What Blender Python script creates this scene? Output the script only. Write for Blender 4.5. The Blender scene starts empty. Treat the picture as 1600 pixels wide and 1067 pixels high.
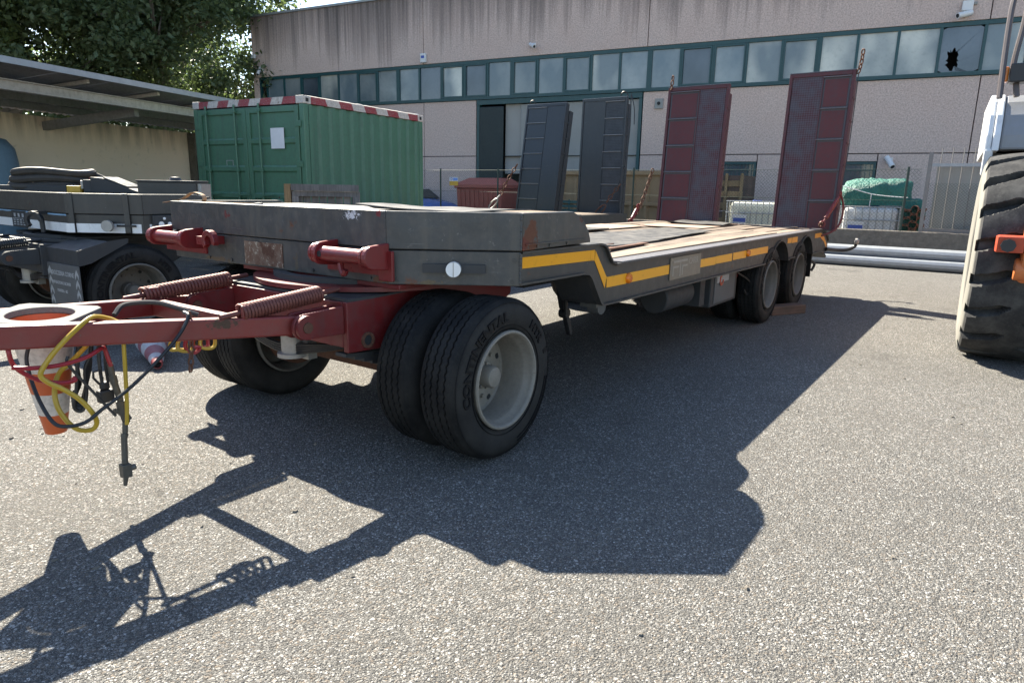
import bpy, math, random
from mathutils import Vector, Matrix, noise as mnoise
R = math.radians
rnd = random.Random(7)
SC = bpy.context.scene
COL = SC.collection

# ------------------------------------------------------------ camera, world, sun, exposure
cam_d = bpy.data.cameras.new('camera'); cam = bpy.data.objects.new('camera', cam_d); COL.objects.link(cam)
cam_d.sensor_width = 36.0; cam_d.lens = 1047.74 / 1600 * 36.0
cam_d.clip_start = 0.05; cam_d.clip_end = 600
CAM = Vector((-2.6495, -1.9735, 1.4))
cr = Vector((0.58527836, -0.81063567, 0.0178619)); cf = Vector((0.79307349, 0.56773536, -0.22070568)); cu = cr.cross(cf)
m = Matrix((cr, cu, -cf)).transposed().to_4x4(); m.translation = CAM
cam.matrix_world = m
SC.camera = cam

SUN = Vector((0.383, 1.025, 1.0)).normalized()
world = bpy.data.worlds.new('World'); SC.world = world; world.use_nodes = True
wn = world.node_tree.nodes; wl = world.node_tree.links
bg = wn['Background']; sky = wn.new('ShaderNodeTexSky'); sky.sky_type = 'NISHITA'
sky.sun_disc = False; sky.sun_elevation = math.asin(SUN.z); sky.sun_rotation = math.atan2(SUN.x, SUN.y)
sky.air_density = 1.0; sky.dust_density = 0.5; sky.ozone_density = 1.0
wl.new(sky.outputs[0], bg.inputs[0]); bg.inputs[1].default_value = 0.08
sd = bpy.data.lights.new('sun', 'SUN'); sd.energy = 5.0; sd.angle = R(0.53); sd.color = (1.0, 0.925, 0.775)
so = bpy.data.objects.new('sun', sd); COL.objects.link(so); so.location = (20, 50, 50)
so.rotation_euler = SUN.to_track_quat('Z', 'Y').to_euler()
SC.view_settings.view_transform = 'Standard'; SC.view_settings.look = 'None'
SC.view_settings.gamma = 1.0; SC.view_settings.use_curve_mapping = False
SC.view_settings.exposure = 2.0

# ------------------------------------------------------------ mesh helpers
class MB:
    def __init__(s): s.v = []; s.f = []
    def add(s, vs, fs):
        o = len(s.v); s.v.extend([tuple(v) for v in vs]); s.f.extend([tuple(i + o for i in f) for f in fs]); return s
    def box(s, x0, x1, y0, y1, z0, z1):
        if x0 > x1: x0, x1 = x1, x0
        if y0 > y1: y0, y1 = y1, y0
        if z0 > z1: z0, z1 = z1, z0
        return s.add([(x0,y0,z0),(x1,y0,z0),(x1,y1,z0),(x0,y1,z0),(x0,y0,z1),(x1,y0,z1),(x1,y1,z1),(x0,y1,z1)],
                     [(0,3,2,1),(4,5,6,7),(0,1,5,4),(1,2,6,5),(2,3,7,6),(3,0,4,7)])
    def bar(s, p0, p1, w, h, up=(0,0,1)):
        p0 = Vector(p0); p1 = Vector(p1); d = (p1-p0).normalized(); u = Vector(up)
        a = d.cross(u)
        if a.length < 1e-4: a = d.cross(Vector((1,0,0)))
        a.normalize(); b = a.cross(d); a *= w/2; b *= h/2
        vs = [p0-a-b,p0+a-b,p0+a+b,p0-a+b,p1-a-b,p1+a-b,p1+a+b,p1-a+b]
        return s.add(vs, [(0,1,2,3),(7,6,5,4),(0,4,5,1),(1,5,6,2),(2,6,7,3),(3,7,4,0)])
    def cyl(s, p0, p1, r0, r1=None, n=16, caps=True):
        if r1 is None: r1 = r0
        p0 = Vector(p0); p1 = Vector(p1); d = (p1-p0).normalized()
        a = d.orthogonal().normalized(); b = d.cross(a)
        vs = []
        for p, r in ((p0,r0),(p1,r1)):
            for i in range(n):
                t = 2*math.pi*i/n; vs.append(p + a*(r*math.cos(t)) + b*(r*math.sin(t)))
        fs = [(i,(i+1)%n,n+(i+1)%n,n+i) for i in range(n)]
        if caps: fs += [tuple(range(n-1,-1,-1)), tuple(range(n,2*n))]
        return s.add(vs, fs)
    def tube(s, pts, r, n=7, closed=False, rf=None):
        P = [Vector(p) for p in pts]; N = len(P); vs = []; prev = None
        for i in range(N):
            if closed: d = P[(i+1)%N]-P[i-1]
            else: d = P[min(i+1,N-1)]-P[max(i-1,0)]
            if d.length < 1e-9: d = Vector((0,0,1))
            d.normalize()
            if prev is None: a = d.orthogonal().normalized()
            else:
                a = prev - d*prev.dot(d)
                a = a.normalized() if a.length > 1e-6 else d.orthogonal().normalized()
            prev = a; b = d.cross(a); rr = rf(i/(N-1)) if rf else r
            for k in range(n):
                t = 2*math.pi*k/n; vs.append(P[i] + a*(rr*math.cos(t)) + b*(rr*math.sin(t)))
        fs = []
        for i in range(N if closed else N-1):
            j = (i+1) % N
            for k in range(n): fs.append((i*n+k, i*n+(k+1)%n, j*n+(k+1)%n, j*n+k))
        if not closed: fs += [tuple(range(n-1,-1,-1)), tuple(range((N-1)*n, N*n))]
        return s.add(vs, fs)
    def prism(s, poly, fn, a, b):                     # poly: 2-D points, fn(u, v, t) -> xyz, extruded t from a to b
        n = len(poly)
        vs = [fn(u, v, a) for u, v in poly] + [fn(u, v, b) for u, v in poly]
        return s.add(vs, [tuple(range(n-1,-1,-1)), tuple(range(n,2*n))] + [(i,(i+1)%n,n+(i+1)%n,n+i) for i in range(n)])
    def lathe(s, prof, c=(0,0,0), n=48, axis='y', closed=False, zig=None, a0=0, a1=2*math.pi):
        # prof: (radius, along)
        c = Vector(c); m_ = len(prof); vs = []; full = abs(a1-a0-2*math.pi) < 1e-6
        N = n if full else n+1
        for i in range(N):
            t = a0 + (a1-a0)*i/n; ct = math.cos(t); st = math.sin(t)
            for j,(r,l) in enumerate(prof):
                if zig and zig[j]: l = l + zig[j]*(1 if i % 2 else -1)
                if axis == 'y': vs.append(c + Vector((r*ct, l, r*st)))
                elif axis == 'z': vs.append(c + Vector((r*ct, r*st, l)))
                else: vs.append(c + Vector((l, r*ct, r*st)))
        fs = []
        for i in range(n):
            k = (i+1) % N
            for j in range(m_ if closed else m_-1):
                q = (j+1) % m_
                fs.append((i*m_+j, i*m_+q, k*m_+q, k*m_+j))
        return s.add(vs, fs)
    def torus(s, c, ax, R_, r, n=16, k=6, sx=1.0):
        ax = Vector(ax).normalized(); a = ax.orthogonal().normalized(); b = ax.cross(a)
        return s.tube([Vector(c) + a*(R_*sx*math.cos(2*math.pi*i/n)) + b*(R_*math.sin(2*math.pi*i/n)) for i in range(n)], r, k, closed=True)
    def xf(s, M):
        s.v = [tuple(M @ Vector(v)) for v in s.v]; return s
    def build(s, name, mat, parent=None, smooth=False, bevel=0, ang=35, loc=None):
        me = bpy.data.meshes.new(name); me.from_pydata(s.v, [], s.f)
        import bmesh
        bm = bmesh.new(); bm.from_mesh(me); bmesh.ops.recalc_face_normals(bm, faces=bm.faces)
        bm.to_mesh(me); bm.free()
        if mat: me.materials.append(mat)
        o = bpy.data.objects.new(name, me); COL.objects.link(o)
        if parent: o.parent = parent
        if loc: o.location = loc
        if smooth:
            me.polygons.foreach_set('use_smooth', [True]*len(me.polygons))
            me.set_sharp_from_angle(angle=R(ang))
        if bevel:
            md = o.modifiers.new('bevel', 'BEVEL'); md.width = bevel; md.segments = 2; md.limit_method = 'ANGLE'; md.angle_limit = R(40)
            md.harden_normals = False
        return o

def tag(o, label=None, cat=None, group=None, kind=None):
    if label: o['label'] = label
    if cat: o['category'] = cat
    if group: o['group'] = group
    if kind: o['kind'] = kind
    return o
def empty(name, label, cat, loc=(0,0,0), rz=0.0, group=None):
    o = bpy.data.objects.new(name, None); COL.objects.link(o); o.location = loc; o.rotation_euler = (0,0,rz)
    o.empty_display_size = 0.2
    return tag(o, label, cat, group)
def dup(o, parent, loc=None, rot=None, deep=True):     # copy a part (and its sub-parts) under another parent
    c = o.copy(); COL.objects.link(c); c.parent = parent
    if loc is not None: c.location = loc
    if rot is not None: c.rotation_euler = rot
    if deep:
        for ch in list(o.children): dup(ch, c)
    return c
def catmull(P, k=8, closed=False):
    P = [Vector(p) for p in P]; n = len(P); out = []
    rng = range(n) if closed else range(n-1)
    for i in rng:
        p1, p2 = P[i], P[(i+1)%n]
        p0 = P[i-1] if (closed or i > 0) else p1*2-p2
        p3 = P[(i+2)%n] if (closed or i+2 < n) else p2*2-p1
        for j in range(k):
            t = j/k
            out.append(0.5*((2*p1)+(p2-p0)*t+(2*p0-5*p1+4*p2-p3)*t*t+(3*p1-p0-3*p2+p3)*t**3))
    if not closed: out.append(P[-1])
    return out
_tc = {}
def text_geo(txt, size, ext=0.001, bold=0.0):
    k = (txt, size, ext, bold)
    if k not in _tc:
        cu_ = bpy.data.curves.new('txt', 'FONT'); cu_.body = txt; cu_.size = size; cu_.extrude = ext; cu_.offset = bold
        cu_.align_x = 'CENTER'; cu_.align_y = 'CENTER'; cu_.resolution_u = 3
        o = bpy.data.objects.new('txt', cu_); COL.objects.link(o)
        dg = bpy.context.evaluated_depsgraph_get(); dg.update()
        me = bpy.data.meshes.new_from_object(o.evaluated_get(dg))
        _tc[k] = ([tuple(v.co) for v in me.vertices], [tuple(p.vertices) for p in me.polygons])
        bpy.data.objects.remove(o); bpy.data.curves.remove(cu_); bpy.data.meshes.remove(me)
    return _tc[k]
def text_on(mb, txt, size, origin, ax, ay, az, ext=0.001, sx=1.0, bold=0.0):
    vs, fs = text_geo(txt, size, ext, bold); o = Vector(origin); ax = Vector(ax); ay = Vector(ay); az = Vector(az)
    mb.add([o + ax*(v[0]*sx) + ay*v[1] + az*v[2] for v in vs], fs); return mb
def chain_mb(mb, pts, link=0.06, r=0.007, wide=0.6):
    P = catmull(pts, 20); acc = 0; L = [0]
    for i in range(1, len(P)): acc += (P[i]-P[i-1]).length; L.append(acc)
    n = max(2, int(acc/(link*0.78)))
    def at(d):
        for i in range(1, len(P)):
            if L[i] >= d: 
                f = (d-L[i-1])/max(1e-9, L[i]-L[i-1]); return P[i-1].lerp(P[i], f)
        return P[-1]
    for k in range(n):
        c = at((k+0.5)*acc/n); d = (at(min(acc, (k+1)*acc/n))-at(k*acc/n)).normalized()
        a = d.orthogonal().normalized()
        if k % 2: a = d.cross(a)
        a = (a + d.cross(a)*0.3).normalized()
        pts2 = []
        hl = link/2; hw = link*wide/2
        for i in range(12):
            t = 2*math.pi*i/12; cx = math.cos(t); sx = math.sin(t)
            pts2.append(c + d*(hl*max(-1,min(1,cx*1.25))*0.9) + a*(hw*sx))
        mb.tube(pts2, r, 5, closed=True)
    return mb

# ------------------------------------------------------------ material helpers
def newmat(name):
    m_ = bpy.data.materials.new(name); m_.use_nodes = True
    nt = m_.node_tree; b = nt.nodes['Principled BSDF']
    return m_, nt, b
class N:
    def __init__(s, nt): s.nt = nt
    def n(s, t, **k):
        o = s.nt.nodes.new(t)
        for a, v in k.items(): setattr(o, a, v)
        return o
    def l(s, a, b): s.nt.links.new(a, b)
    def coord(s, kind='Object'): return s.n('ShaderNodeTexCoord').outputs[kind]
    def mapping(s, vec, sc=(1,1,1), loc=(0,0,0), rot=(0,0,0)):
        o = s.n('ShaderNodeMapping'); o.inputs['Scale'].default_value = sc; o.inputs['Location'].default_value = loc; o.inputs['Rotation'].default_value = rot
        s.l(vec, o.inputs['Vector']); return o.outputs[0]
    def noise(s, vec, scale, detail=4, rough=0.55, out='Fac'):
        o = s.n('ShaderNodeTexNoise'); o.inputs['Scale'].default_value = scale; o.inputs['Detail'].default_value = detail; o.inputs['Roughness'].default_value = rough
        s.l(vec, o.inputs['Vector']); return o.outputs[out]
    def voro(s, vec, scale, feature='F1', out='Color', rand=1.0):
        o = s.n('ShaderNodeTexVoronoi', feature=feature); o.inputs['Scale'].default_value = scale; o.inputs['Randomness'].default_value = rand
        s.l(vec, o.inputs['Vector']); return o.outputs[out]
    def ramp(s, fac, stops, interp='LINEAR'):
        o = s.n('ShaderNodeValToRGB'); e = o.color_ramp.elements; o.color_ramp.interpolation = interp
        while len(e) < len(stops): e.new(0.5)
        for i,(p,c) in enumerate(stops):
            e[i].position = p; e[i].color = (c,c,c,1) if isinstance(c,(int,float)) else (*c,1)
        s.l(fac, o.inputs[0]); return o.outputs[0]
    def mix(s, fac, a, b, mode='MIX'):
        o = s.n('ShaderNodeMix', data_type='RGBA', blend_type=mode)
        for i, v in ((0, fac), (6, a), (7, b)):
            if hasattr(v, 'links') or hasattr(v, 'is_linked'): s.l(v, o.inputs[i])
            elif isinstance(v, (int, float)): o.inputs[i].default_value = v if i == 0 else (v,v,v,1)
            else: o.inputs[i].default_value = (*v, 1)
        return o.outputs[2]
    def math(s, op, a, b=0.0, c=None, clamp=False):
        o = s.n('ShaderNodeMath', operation=op); o.use_clamp = clamp
        for i, v in enumerate((a, b) if c is None else (a, b, c)):
            if hasattr(v, 'is_linked'): s.l(v, o.inputs[i])
            else: o.inputs[i].default_value = v
        return o.outputs[0]
    def bump(s, h, strength=0.3, dist=0.01, normal=None):
        o = s.n('ShaderNodeBump'); o.inputs['Strength'].default_value = strength; o.inputs['Distance'].default_value = dist
        s.l(h, o.inputs['Height'])
        if normal: s.l(normal, o.inputs['Normal'])
        return o.outputs[0]
    def xyz(s, vec):
        o = s.n('ShaderNodeSeparateXYZ'); s.l(vec, o.inputs[0]); return o.outputs
    def blob(s, vec, c, r, thr=0.5, nscale=12, soft=0.06, amt=0.9):     # irregular patch around a point
        mp = s.mapping(vec, sc=(1/r[0],1/r[1],1/r[2]), loc=(-c[0]/r[0],-c[1]/r[1],-c[2]/r[2]))
        d = s.n('ShaderNodeVectorMath', operation='LENGTH'); s.l(mp, d.inputs[0])
        nz = s.noise(vec, nscale, 5, 0.65)
        v = s.math('SUBTRACT', s.math('MULTIPLY', nz, amt*2), s.math('MULTIPLY', d.outputs['Value'], amt))
        mr = s.n('ShaderNodeMapRange'); mr.inputs['From Min'].default_value = thr-soft; mr.inputs['From Max'].default_value = thr+soft
        s.l(v, mr.inputs['Value']); return mr.outputs[0]

def painted(name, col, rough=0.5, dirt=0.35, dirtcol=(0.11,0.09,0.07), rust=0.25, rustcol=(0.10,0.035,0.015), scale=1.0, metallic=0.0, patches=(), streak=0.25, chips=0.0, chipcol=(0.35,0.34,0.33), fade=0.25, bump=0.15, spec=0.5, scratch=0.0, dent=0.0):
    m_, nt, b = newmat(name); g = N(nt); v = g.coord()
    n1 = g.noise(v, 2.3*scale, 6, 0.6); n2 = g.noise(v, 17*scale, 5, 0.65); n3 = g.noise(v, 95*scale, 3, 0.6)
    c = g.mix(g.ramp(n1, [(0.3,0.0),(0.7,fade)]), col, tuple(x*1.35+0.012 for x in col))
    c = g.mix(g.ramp(n2, [(0.45,0.0),(0.75,dirt)]), c, dirtcol)
    st = g.noise(g.mapping(v, sc=(14,14,0.7)), 1.0, 4, 0.6)
    c = g.mix(g.ramp(st, [(0.5,0.0),(0.72,streak)]), c, tuple(x*0.8 for x in dirtcol))
    if chips:
        c = g.mix(g.ramp(g.noise(v, 33*scale, 6, 0.75), [(0.70-chips*0.06,0.0),(0.72-chips*0.06,1.0)]), c, chipcol)
    rm = g.ramp(g.math('ADD', g.math('MULTIPLY', n1, 0.45), g.math('MULTIPLY', g.noise(v, 9*scale, 8, 0.7), 0.55)), [(0.66-rust*0.12,0.0),(0.70-rust*0.12,1.0)])
    rc = g.mix(n3, tuple(x*0.55 for x in rustcol), tuple(x*1.7 for x in rustcol))
    if scratch:
        sn = g.noise(g.mapping(v, sc=(2.2,2.2,55), rot=(R(4),R(5),0)), 1.0, 3, 0.6); sm = g.noise(v, 2.9, 3)
        c = g.mix(g.math('MULTIPLY', g.ramp(sn, [(0.685,0.0),(0.70,scratch)]), g.ramp(sm, [(0.48,0.0),(0.6,1.0)])), c, tuple(min(1,x*2.6+0.04) for x in col))
    if rust > 0: c = g.mix(rm, c, rc)
    rr = g.ramp(n2, [(0.2, max(0.05,rough-0.15)),(0.8, min(1,rough+0.18))])
    for (pc, pr, pcol, thr, ns) in patches:
        k = g.blob(v, pc, pr, thr, ns)
        pcol2 = g.mix(n3, tuple(x*0.6 for x in pcol), tuple(min(1,x*1.4) for x in pcol))
        c = g.mix(k, c, pcol2); rr = g.mix(k, rr, 0.85)
    g.l(c, b.inputs['Base Color']); g.l(rr, b.inputs['Roughness'])
    b.inputs['Metallic'].default_value = metallic; b.inputs['Specular IOR Level'].default_value = spec
    if bump:
        h = g.math('ADD', g.math('MULTIPLY', n1, 1.0), g.math('MULTIPLY', n3, 0.08))
        if dent: h = g.math('ADD', h, g.math('MULTIPLY', g.ramp(g.noise(v, 4.5, 2, 0.4), [(0.35,0.0),(0.6,1.0)]), dent))
        g.l(g.bump(h, bump, 0.02), b.inputs['Normal'])
    return m_
def simple(name, col, rough=0.6, metallic=0.0, var=0.3, scale=20, bump=0.2, spec=0.5, dist=0.005):
    m_, nt, b = newmat(name); g = N(nt); v = g.coord()
    n1 = g.noise(v, scale, 5, 0.6)
    g.l(g.mix(n1, tuple(x*(1-var) for x in col), tuple(min(1,x*(1+var)) for x in col)), b.inputs['Base Color'])
    b.inputs['Roughness'].default_value = rough; b.inputs['Metallic'].default_value = metallic; b.inputs['Specular IOR Level'].default_value = spec
    if bump: g.l(g.bump(g.noise(v, scale*3, 4, 0.6), bump, dist), b.inputs['Normal'])
    return m_

M = {}
GREY = (0.040,0.038,0.035)
M['grey'] = painted('grey_trailer_paint', GREY, 0.48, 0.35, (0.10,0.088,0.072), 0.18, streak=0.4, bump=0.2, scratch=0.6, dent=0.6, chips=0.6, chipcol=(0.14,0.13,0.12))
M['grey_front'] = painted('grey_front_paint', (0.040,0.040,0.040), 0.46, 0.5, (0.13,0.112,0.09), 0.28, streak=0.55, bump=0.25, scratch=0.7, dent=0.8, fade=0.55, chips=1.25, chipcol=(0.12,0.11,0.10),
    patches=[((-0.25,0.80,1.255),(0.03,0.12,0.045),(0.55,0.55,0.56),0.48,45), ((-0.25,1.95,1.22),(0.03,0.05,0.05),(0.12,0.03,0.025),0.5,30),
             ((-0.25,0.60,1.265),(0.03,0.03,0.03),(0.16,0.03,0.03),0.35,30), ((-0.24,0.62,0.93),(0.05,0.10,0.03),(0.12,0.055,0.03),0.35,26), ((-0.1,0.38,0.925),(0.10,0.10,0.02),(0.13,0.10,0.06),0.4,30), ((-0.24,2.1,0.93),(0.05,0.25,0.025),(0.11,0.075,0.045),0.45,22), ((-0.05,0.25,1.06),(0.06,0.06,0.03),(0.12,0.07,0.04),0.5,30), ((-0.24,1.30,0.98),(0.03,0.05,0.12),(0.10,0.08,0.055),0.55,20)])
M['grey_side'] = painted('grey_side_paint', (0.042,0.0395,0.035), 0.48, 0.5, (0.13,0.108,0.085), 0.28, streak=0.5, bump=0.28, scratch=0.7, dent=0.9, fade=0.55, chips=1.2, chipcol=(0.12,0.105,0.09),
    patches=[((0.24,0.0,1.17),(0.10,0.1,0.16),(0.12,0.045,0.022),0.35,22), ((0.16,0.0,1.13),(0.09,0.1,0.05),(0.13,0.035,0.02),0.3,20), ((0.76,0,1.25),(0.05,0.1,0.05),(0.10,0.045,0.03),0.4,25)])
M['grey_dark'] = painted('grey_underside', (0.03,0.031,0.033), 0.65, 0.3, (0.07,0.06,0.05), 0.1)
M['red'] = painted('red_dolly_paint', (0.130,0.0095,0.010), 0.45, 0.32, (0.075,0.045,0.04), 0.25, (0.07,0.03,0.02), streak=0.3)
M['red_bar'] = painted('red_drawbar_paint', (0.165,0.018,0.015), 0.42, 0.25, (0.12,0.08,0.06), 0.25, (0.06,0.03,0.02), streak=0.2, chips=0.8, chipcol=(0.10,0.07,0.055),
    patches=[((-1.02,0.84,0.80),(0.16,0.2,0.05),(0.07,0.04,0.025),0.42,24)])
M['red_bright'] = painted('red_bracket_paint', (0.16,0.012,0.013), 0.36, 0.25, (0.09,0.04,0.035), 0.22, chips=0.6, chipcol=(0.08,0.03,0.025))
M['ramp_red'] = painted('ramp_red_paint', (0.078,0.008,0.010), 0.55, 0.5, (0.055,0.045,0.05), 0.3, (0.05,0.025,0.02), scale=1.4)
M['ramp_red2'] = painted('ramp_frame_paint', (0.070,0.009,0.012), 0.55, 0.6, (0.065,0.058,0.062), 0.3, (0.05,0.03,0.025), scale=1.5)
M['ramp_dark'] = painted('ramp_dark_paint', (0.020,0.024,0.030), 0.42, 0.35, (0.05,0.05,0.05), 0.05, chips=0.6, chipcol=(0.16,0.155,0.15))
def checker_mat(name, col, col2):
    m_, nt, b = newmat(name); g = N(nt); v = g.coord()
    br = g.n('ShaderNodeTexBrick'); br.offset = 0.5; br.inputs['Scale'].default_value = 1
    vv = g.mapping(v, sc=(1,1,1), rot=(0,0,0))
    s = g.xyz(vv)
    cv = g.n('ShaderNodeCombineXYZ'); g.l(s[1], cv.inputs[0]); g.l(s[2], cv.inputs[1])
    a = g.mapping(cv.outputs[0], sc=(46,46,1), rot=(0,0,R(45)))
    w = g.n('ShaderNodeTexChecker'); w.inputs['Scale'].default_value = 1.0; g.l(a, w.inputs['Vector'])
    n1 = g.noise(v, 5, 6, 0.65); n2 = g.noise(v, 60, 3)
    c = g.mix(g.ramp(n1, [(0.38,0.0),(0.62,1.0)]), col, col2)
    c = g.mix(g.math('MULTIPLY', w.outputs['Fac'], 0.45), c, tuple(x*1.7+0.012 for x in col2))
    g.l(c, b.inputs['Base Color']); b.inputs['Roughness'].default_value = 0.5; b.inputs['Metallic'].default_value = 0.25
    g.l(g.bump(w.outputs['Fac'], 0.5, 0.004), b.inputs['Normal'])
    return m_
M['checker_red'] = checker_mat('checker_plate_worn', (0.060,0.012,0.016), (0.055,0.047,0.056))
M['checker_dark'] = checker_mat('checker_plate_dark', (0.020,0.023,0.028), (0.036,0.04,0.047))
M['steel'] = simple('bare_steel', (0.30,0.29,0.28), 0.45, 0.7, 0.35, 30)
M['wear'] = painted('worn_ramp_margin', (0.05,0.042,0.05), 0.5, 0.5, (0.09,0.085,0.09), 0.2, (0.05,0.02,0.02), scale=1.5, chips=1.5, chipcol=(0.06,0.012,0.014))
M['rung'] = simple('worn_ramp_rung', (0.125,0.115,0.125), 0.5, 0.4, 0.5, 40)
M['rung_dark'] = simple('dark_ramp_rung', (0.20,0.20,0.205), 0.45, 0.4, 0.5, 40)
M['worn_edge'] = simple('worn_steel_edge', (0.20,0.19,0.19), 0.45, 0.5, 0.5, 40)
M['rust'] = simple('rusty_iron', (0.11,0.05,0.03), 0.85, 0.1, 0.55, 40, 0.5)
M['rustplate'] = painted('rusted_plate', (0.12,0.06,0.035), 0.85, 0.5, (0.30,0.24,0.18), 0.7, (0.075,0.03,0.015), scale=0.9, chips=2.3, chipcol=(0.34,0.28,0.21))
M['galv'] = simple('galvanised_steel', (0.33,0.345,0.355), 0.45, 0.35, 0.22, 9, 0.1)
M['pipe'] = simple('dull_pipe_metal', (0.085,0.08,0.07), 0.5, 0.4, 0.4, 60)
M['alu'] = simple('dull_aluminium', (0.34,0.325,0.30), 0.5, 0.3, 0.3, 25)
M['rim'] = painted('wheel_rim_paint', (0.205,0.185,0.155), 0.5, 0.5, (0.14,0.12,0.10), 0.08, scale=2.5)
M['rim_dark'] = painted('wheel_rim_dusty', (0.125,0.115,0.10), 0.6, 0.5, (0.10,0.09,0.075), 0.2, scale=2.5)
def rubber(name, col, rough=0.75, dust=0.3, dcol=(0.085,0.078,0.068), side=False, flank=None):
    m_, nt, b = newmat(name); g = N(nt); v = g.coord()
    n1 = g.noise(v, 6, 6, 0.65); n2 = g.noise(v, 70, 4)
    c = g.mix(g.ramp(n1, [(0.4,0.0),(0.75,dust)]), col, dcol)
    c = g.mix(g.ramp(n2, [(0.55,0),(0.8,dust*0.6)]), c, dcol)
    if flank:
        e = g.math('ABSOLUTE', g.xyz(v)[1]); c = g.mix(g.ramp(e, [(0.337,0.0),(0.345,0.8)]), c, flank)
    if side:                                            # road dust on the sidewalls, clean worn tread
        r_ = g.math('LENGTH', 0) if False else None
        s = g.xyz(v); e = g.math('ABSOLUTE', g.math('SUBTRACT', s[1], 0.13))
        k = g.ramp(e, [(0.108,0.0),(0.122,1.0)])
        c = g.mix(g.math('MULTIPLY', k, g.ramp(n1, [(0.25,0.30),(0.7,0.75)])), c, (0.034,0.032,0.030))
    g.l(c, b.inputs['Base Color']); b.inputs['Roughness'].default_value = rough; b.inputs['Specular IOR Level'].default_value = 0.2
    g.l(g.bump(n2, 0.25, 0.003), b.inputs['Normal']); return m_
M['tyre'] = rubber('tyre_rubber', (0.0062,0.0062,0.0066), 0.7, 0.25, side=True)
M['tyre_text'] = rubber('tyre_lettering_rubber', (0.006,0.006,0.007), 0.6, 0.05)
M['bigtyre'] = rubber('loader_tyre_rubber', (0.030,0.030,0.031), 0.85, 0.85, (0.10,0.097,0.092), flank=(0.26,0.25,0.22))
M['mat'] = rubber('rubber_mat', (0.045,0.045,0.046), 0.6, 0.9, (0.20,0.185,0.165))
M['cable'] = simple('black_cable', (0.014,0.014,0.015), 0.45, 0, 0.2, 30, 0.05)
M['yhose'] = simple('yellow_hose_plastic', (0.42,0.27,0.02), 0.4, 0, 0.18, 14, 0.05)
M['rhose'] = simple('red_hose_plastic', (0.28,0.012,0.018), 0.4, 0, 0.2, 14, 0.05)
M['tape'] = None
def tape_mat(name, col):
    m_, nt, b = newmat(name); g = N(nt); v = g.coord()
    n1 = g.noise(v, 14, 6, 0.65)
    c = g.mix(g.ramp(n1, [(0.58,0.0),(0.74,0.65)]), col, tuple(x*0.35 for x in col))
    vo = g.voro(g.mapping(v, sc=(1,1,1)), 130, 'F1', 'Distance')
    c = g.mix(g.math('MULTIPLY', vo, 0.35), c, tuple(x*0.7 for x in col))
    g.l(c, b.inputs['Base Color']); b.inputs['Roughness'].default_value = 0.35; return m_
M['tape'] = tape_mat('amber_reflective_tape', (0.86,0.36,0.006))
M['tape_white'] = tape_mat('white_reflective_tape', (0.80,0.80,0.79))
M['amber'] = simple('amber_lens', (0.75,0.20,0.01), 0.2, 0, 0.2, 40, 0.1)
M['white_lens'] = simple('white_lens', (0.75,0.75,0.74), 0.25, 0, 0.1, 40, 0.05)
M['plate'] = painted('faded_name_plate', (0.215,0.165,0.115), 0.6, 0.3, (0.20,0.16,0.12), 0.0, streak=0.1)
M['plate_print'] = simple('faded_plate_print', (0.30,0.25,0.195), 0.6, 0, 0.2, 30, 0)
M['white_print'] = simple('worn_white_print', (0.34,0.34,0.34), 0.7, 0, 0.45, 60, 0)
M['flap'] = painted('mud_flap_rubber', (0.085,0.085,0.085), 0.7, 0.5, (0.16,0.16,0.155), 0.0)
def wood_mat(name, c1, c2, axis=0, rough=0.85):
    m_, nt, b = newmat(name); g = N(nt); v = g.coord()
    oi = g.n('ShaderNodeObjectInfo'); 
    sc = [40,40,40]; sc[axis] = 2.0
    vv = g.n('ShaderNodeVectorMath', operation='ADD'); g.l(v, vv.inputs[0])
    cx = g.n('ShaderNodeCombineXYZ'); g.l(g.math('MULTIPLY', oi.outputs['Random'], 9.0), cx.inputs[0]); g.l(g.math('MULTIPLY', oi.outputs['Random'], 5.0), cx.inputs[1]); g.l(cx.outputs[0], vv.inputs[1])
    n1 = g.noise(g.mapping(vv.outputs[0], sc=tuple(sc)), 1.0, 6, 0.65); n2 = g.noise(vv.outputs[0], 3.0, 5, 0.6)
    c = g.mix(g.ramp(n1, [(0.3,0.0),(0.7,1.0)]), c1, c2)
    c = g.mix(g.ramp(n2, [(0.4,0.0),(0.75,0.6)]), c, tuple(x*0.5 for x in c1))
    hs = g.n('ShaderNodeHueSaturation'); g.l(c, hs.inputs['Color']); g.l(g.math('ADD', 0.75, g.math('MULTIPLY', oi.outputs['Random'], 0.5)), hs.inputs['Value'])
    g.l(hs.outputs[0], b.inputs['Base Color']); b.inputs['Roughness'].default_value = rough
    g.l(g.bump(n1, 0.5, 0.004), b.inputs['Normal']); return m_
M['plank'] = wood_mat('weathered_deck_wood', (0.12,0.082,0.058), (0.28,0.22,0.165), 0)
M['pallet'] = wood_mat('grey_weathered_wood', (0.10,0.095,0.095), (0.20,0.19,0.185), 2)
M['crate'] = wood_mat('tan_crate_wood', (0.18,0.12,0.06), (0.30,0.21,0.11), 2)
M['chock'] = wood_mat('dark_chock_wood', (0.07,0.045,0.035), (0.14,0.09,0.07), 0)
M['deck_rust'] = painted('rusty_mesh_plate', (0.28,0.19,0.14), 0.8, 0.5, (0.35,0.28,0.22), 0.3, (0.18,0.07,0.04), scale=2)
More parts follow.
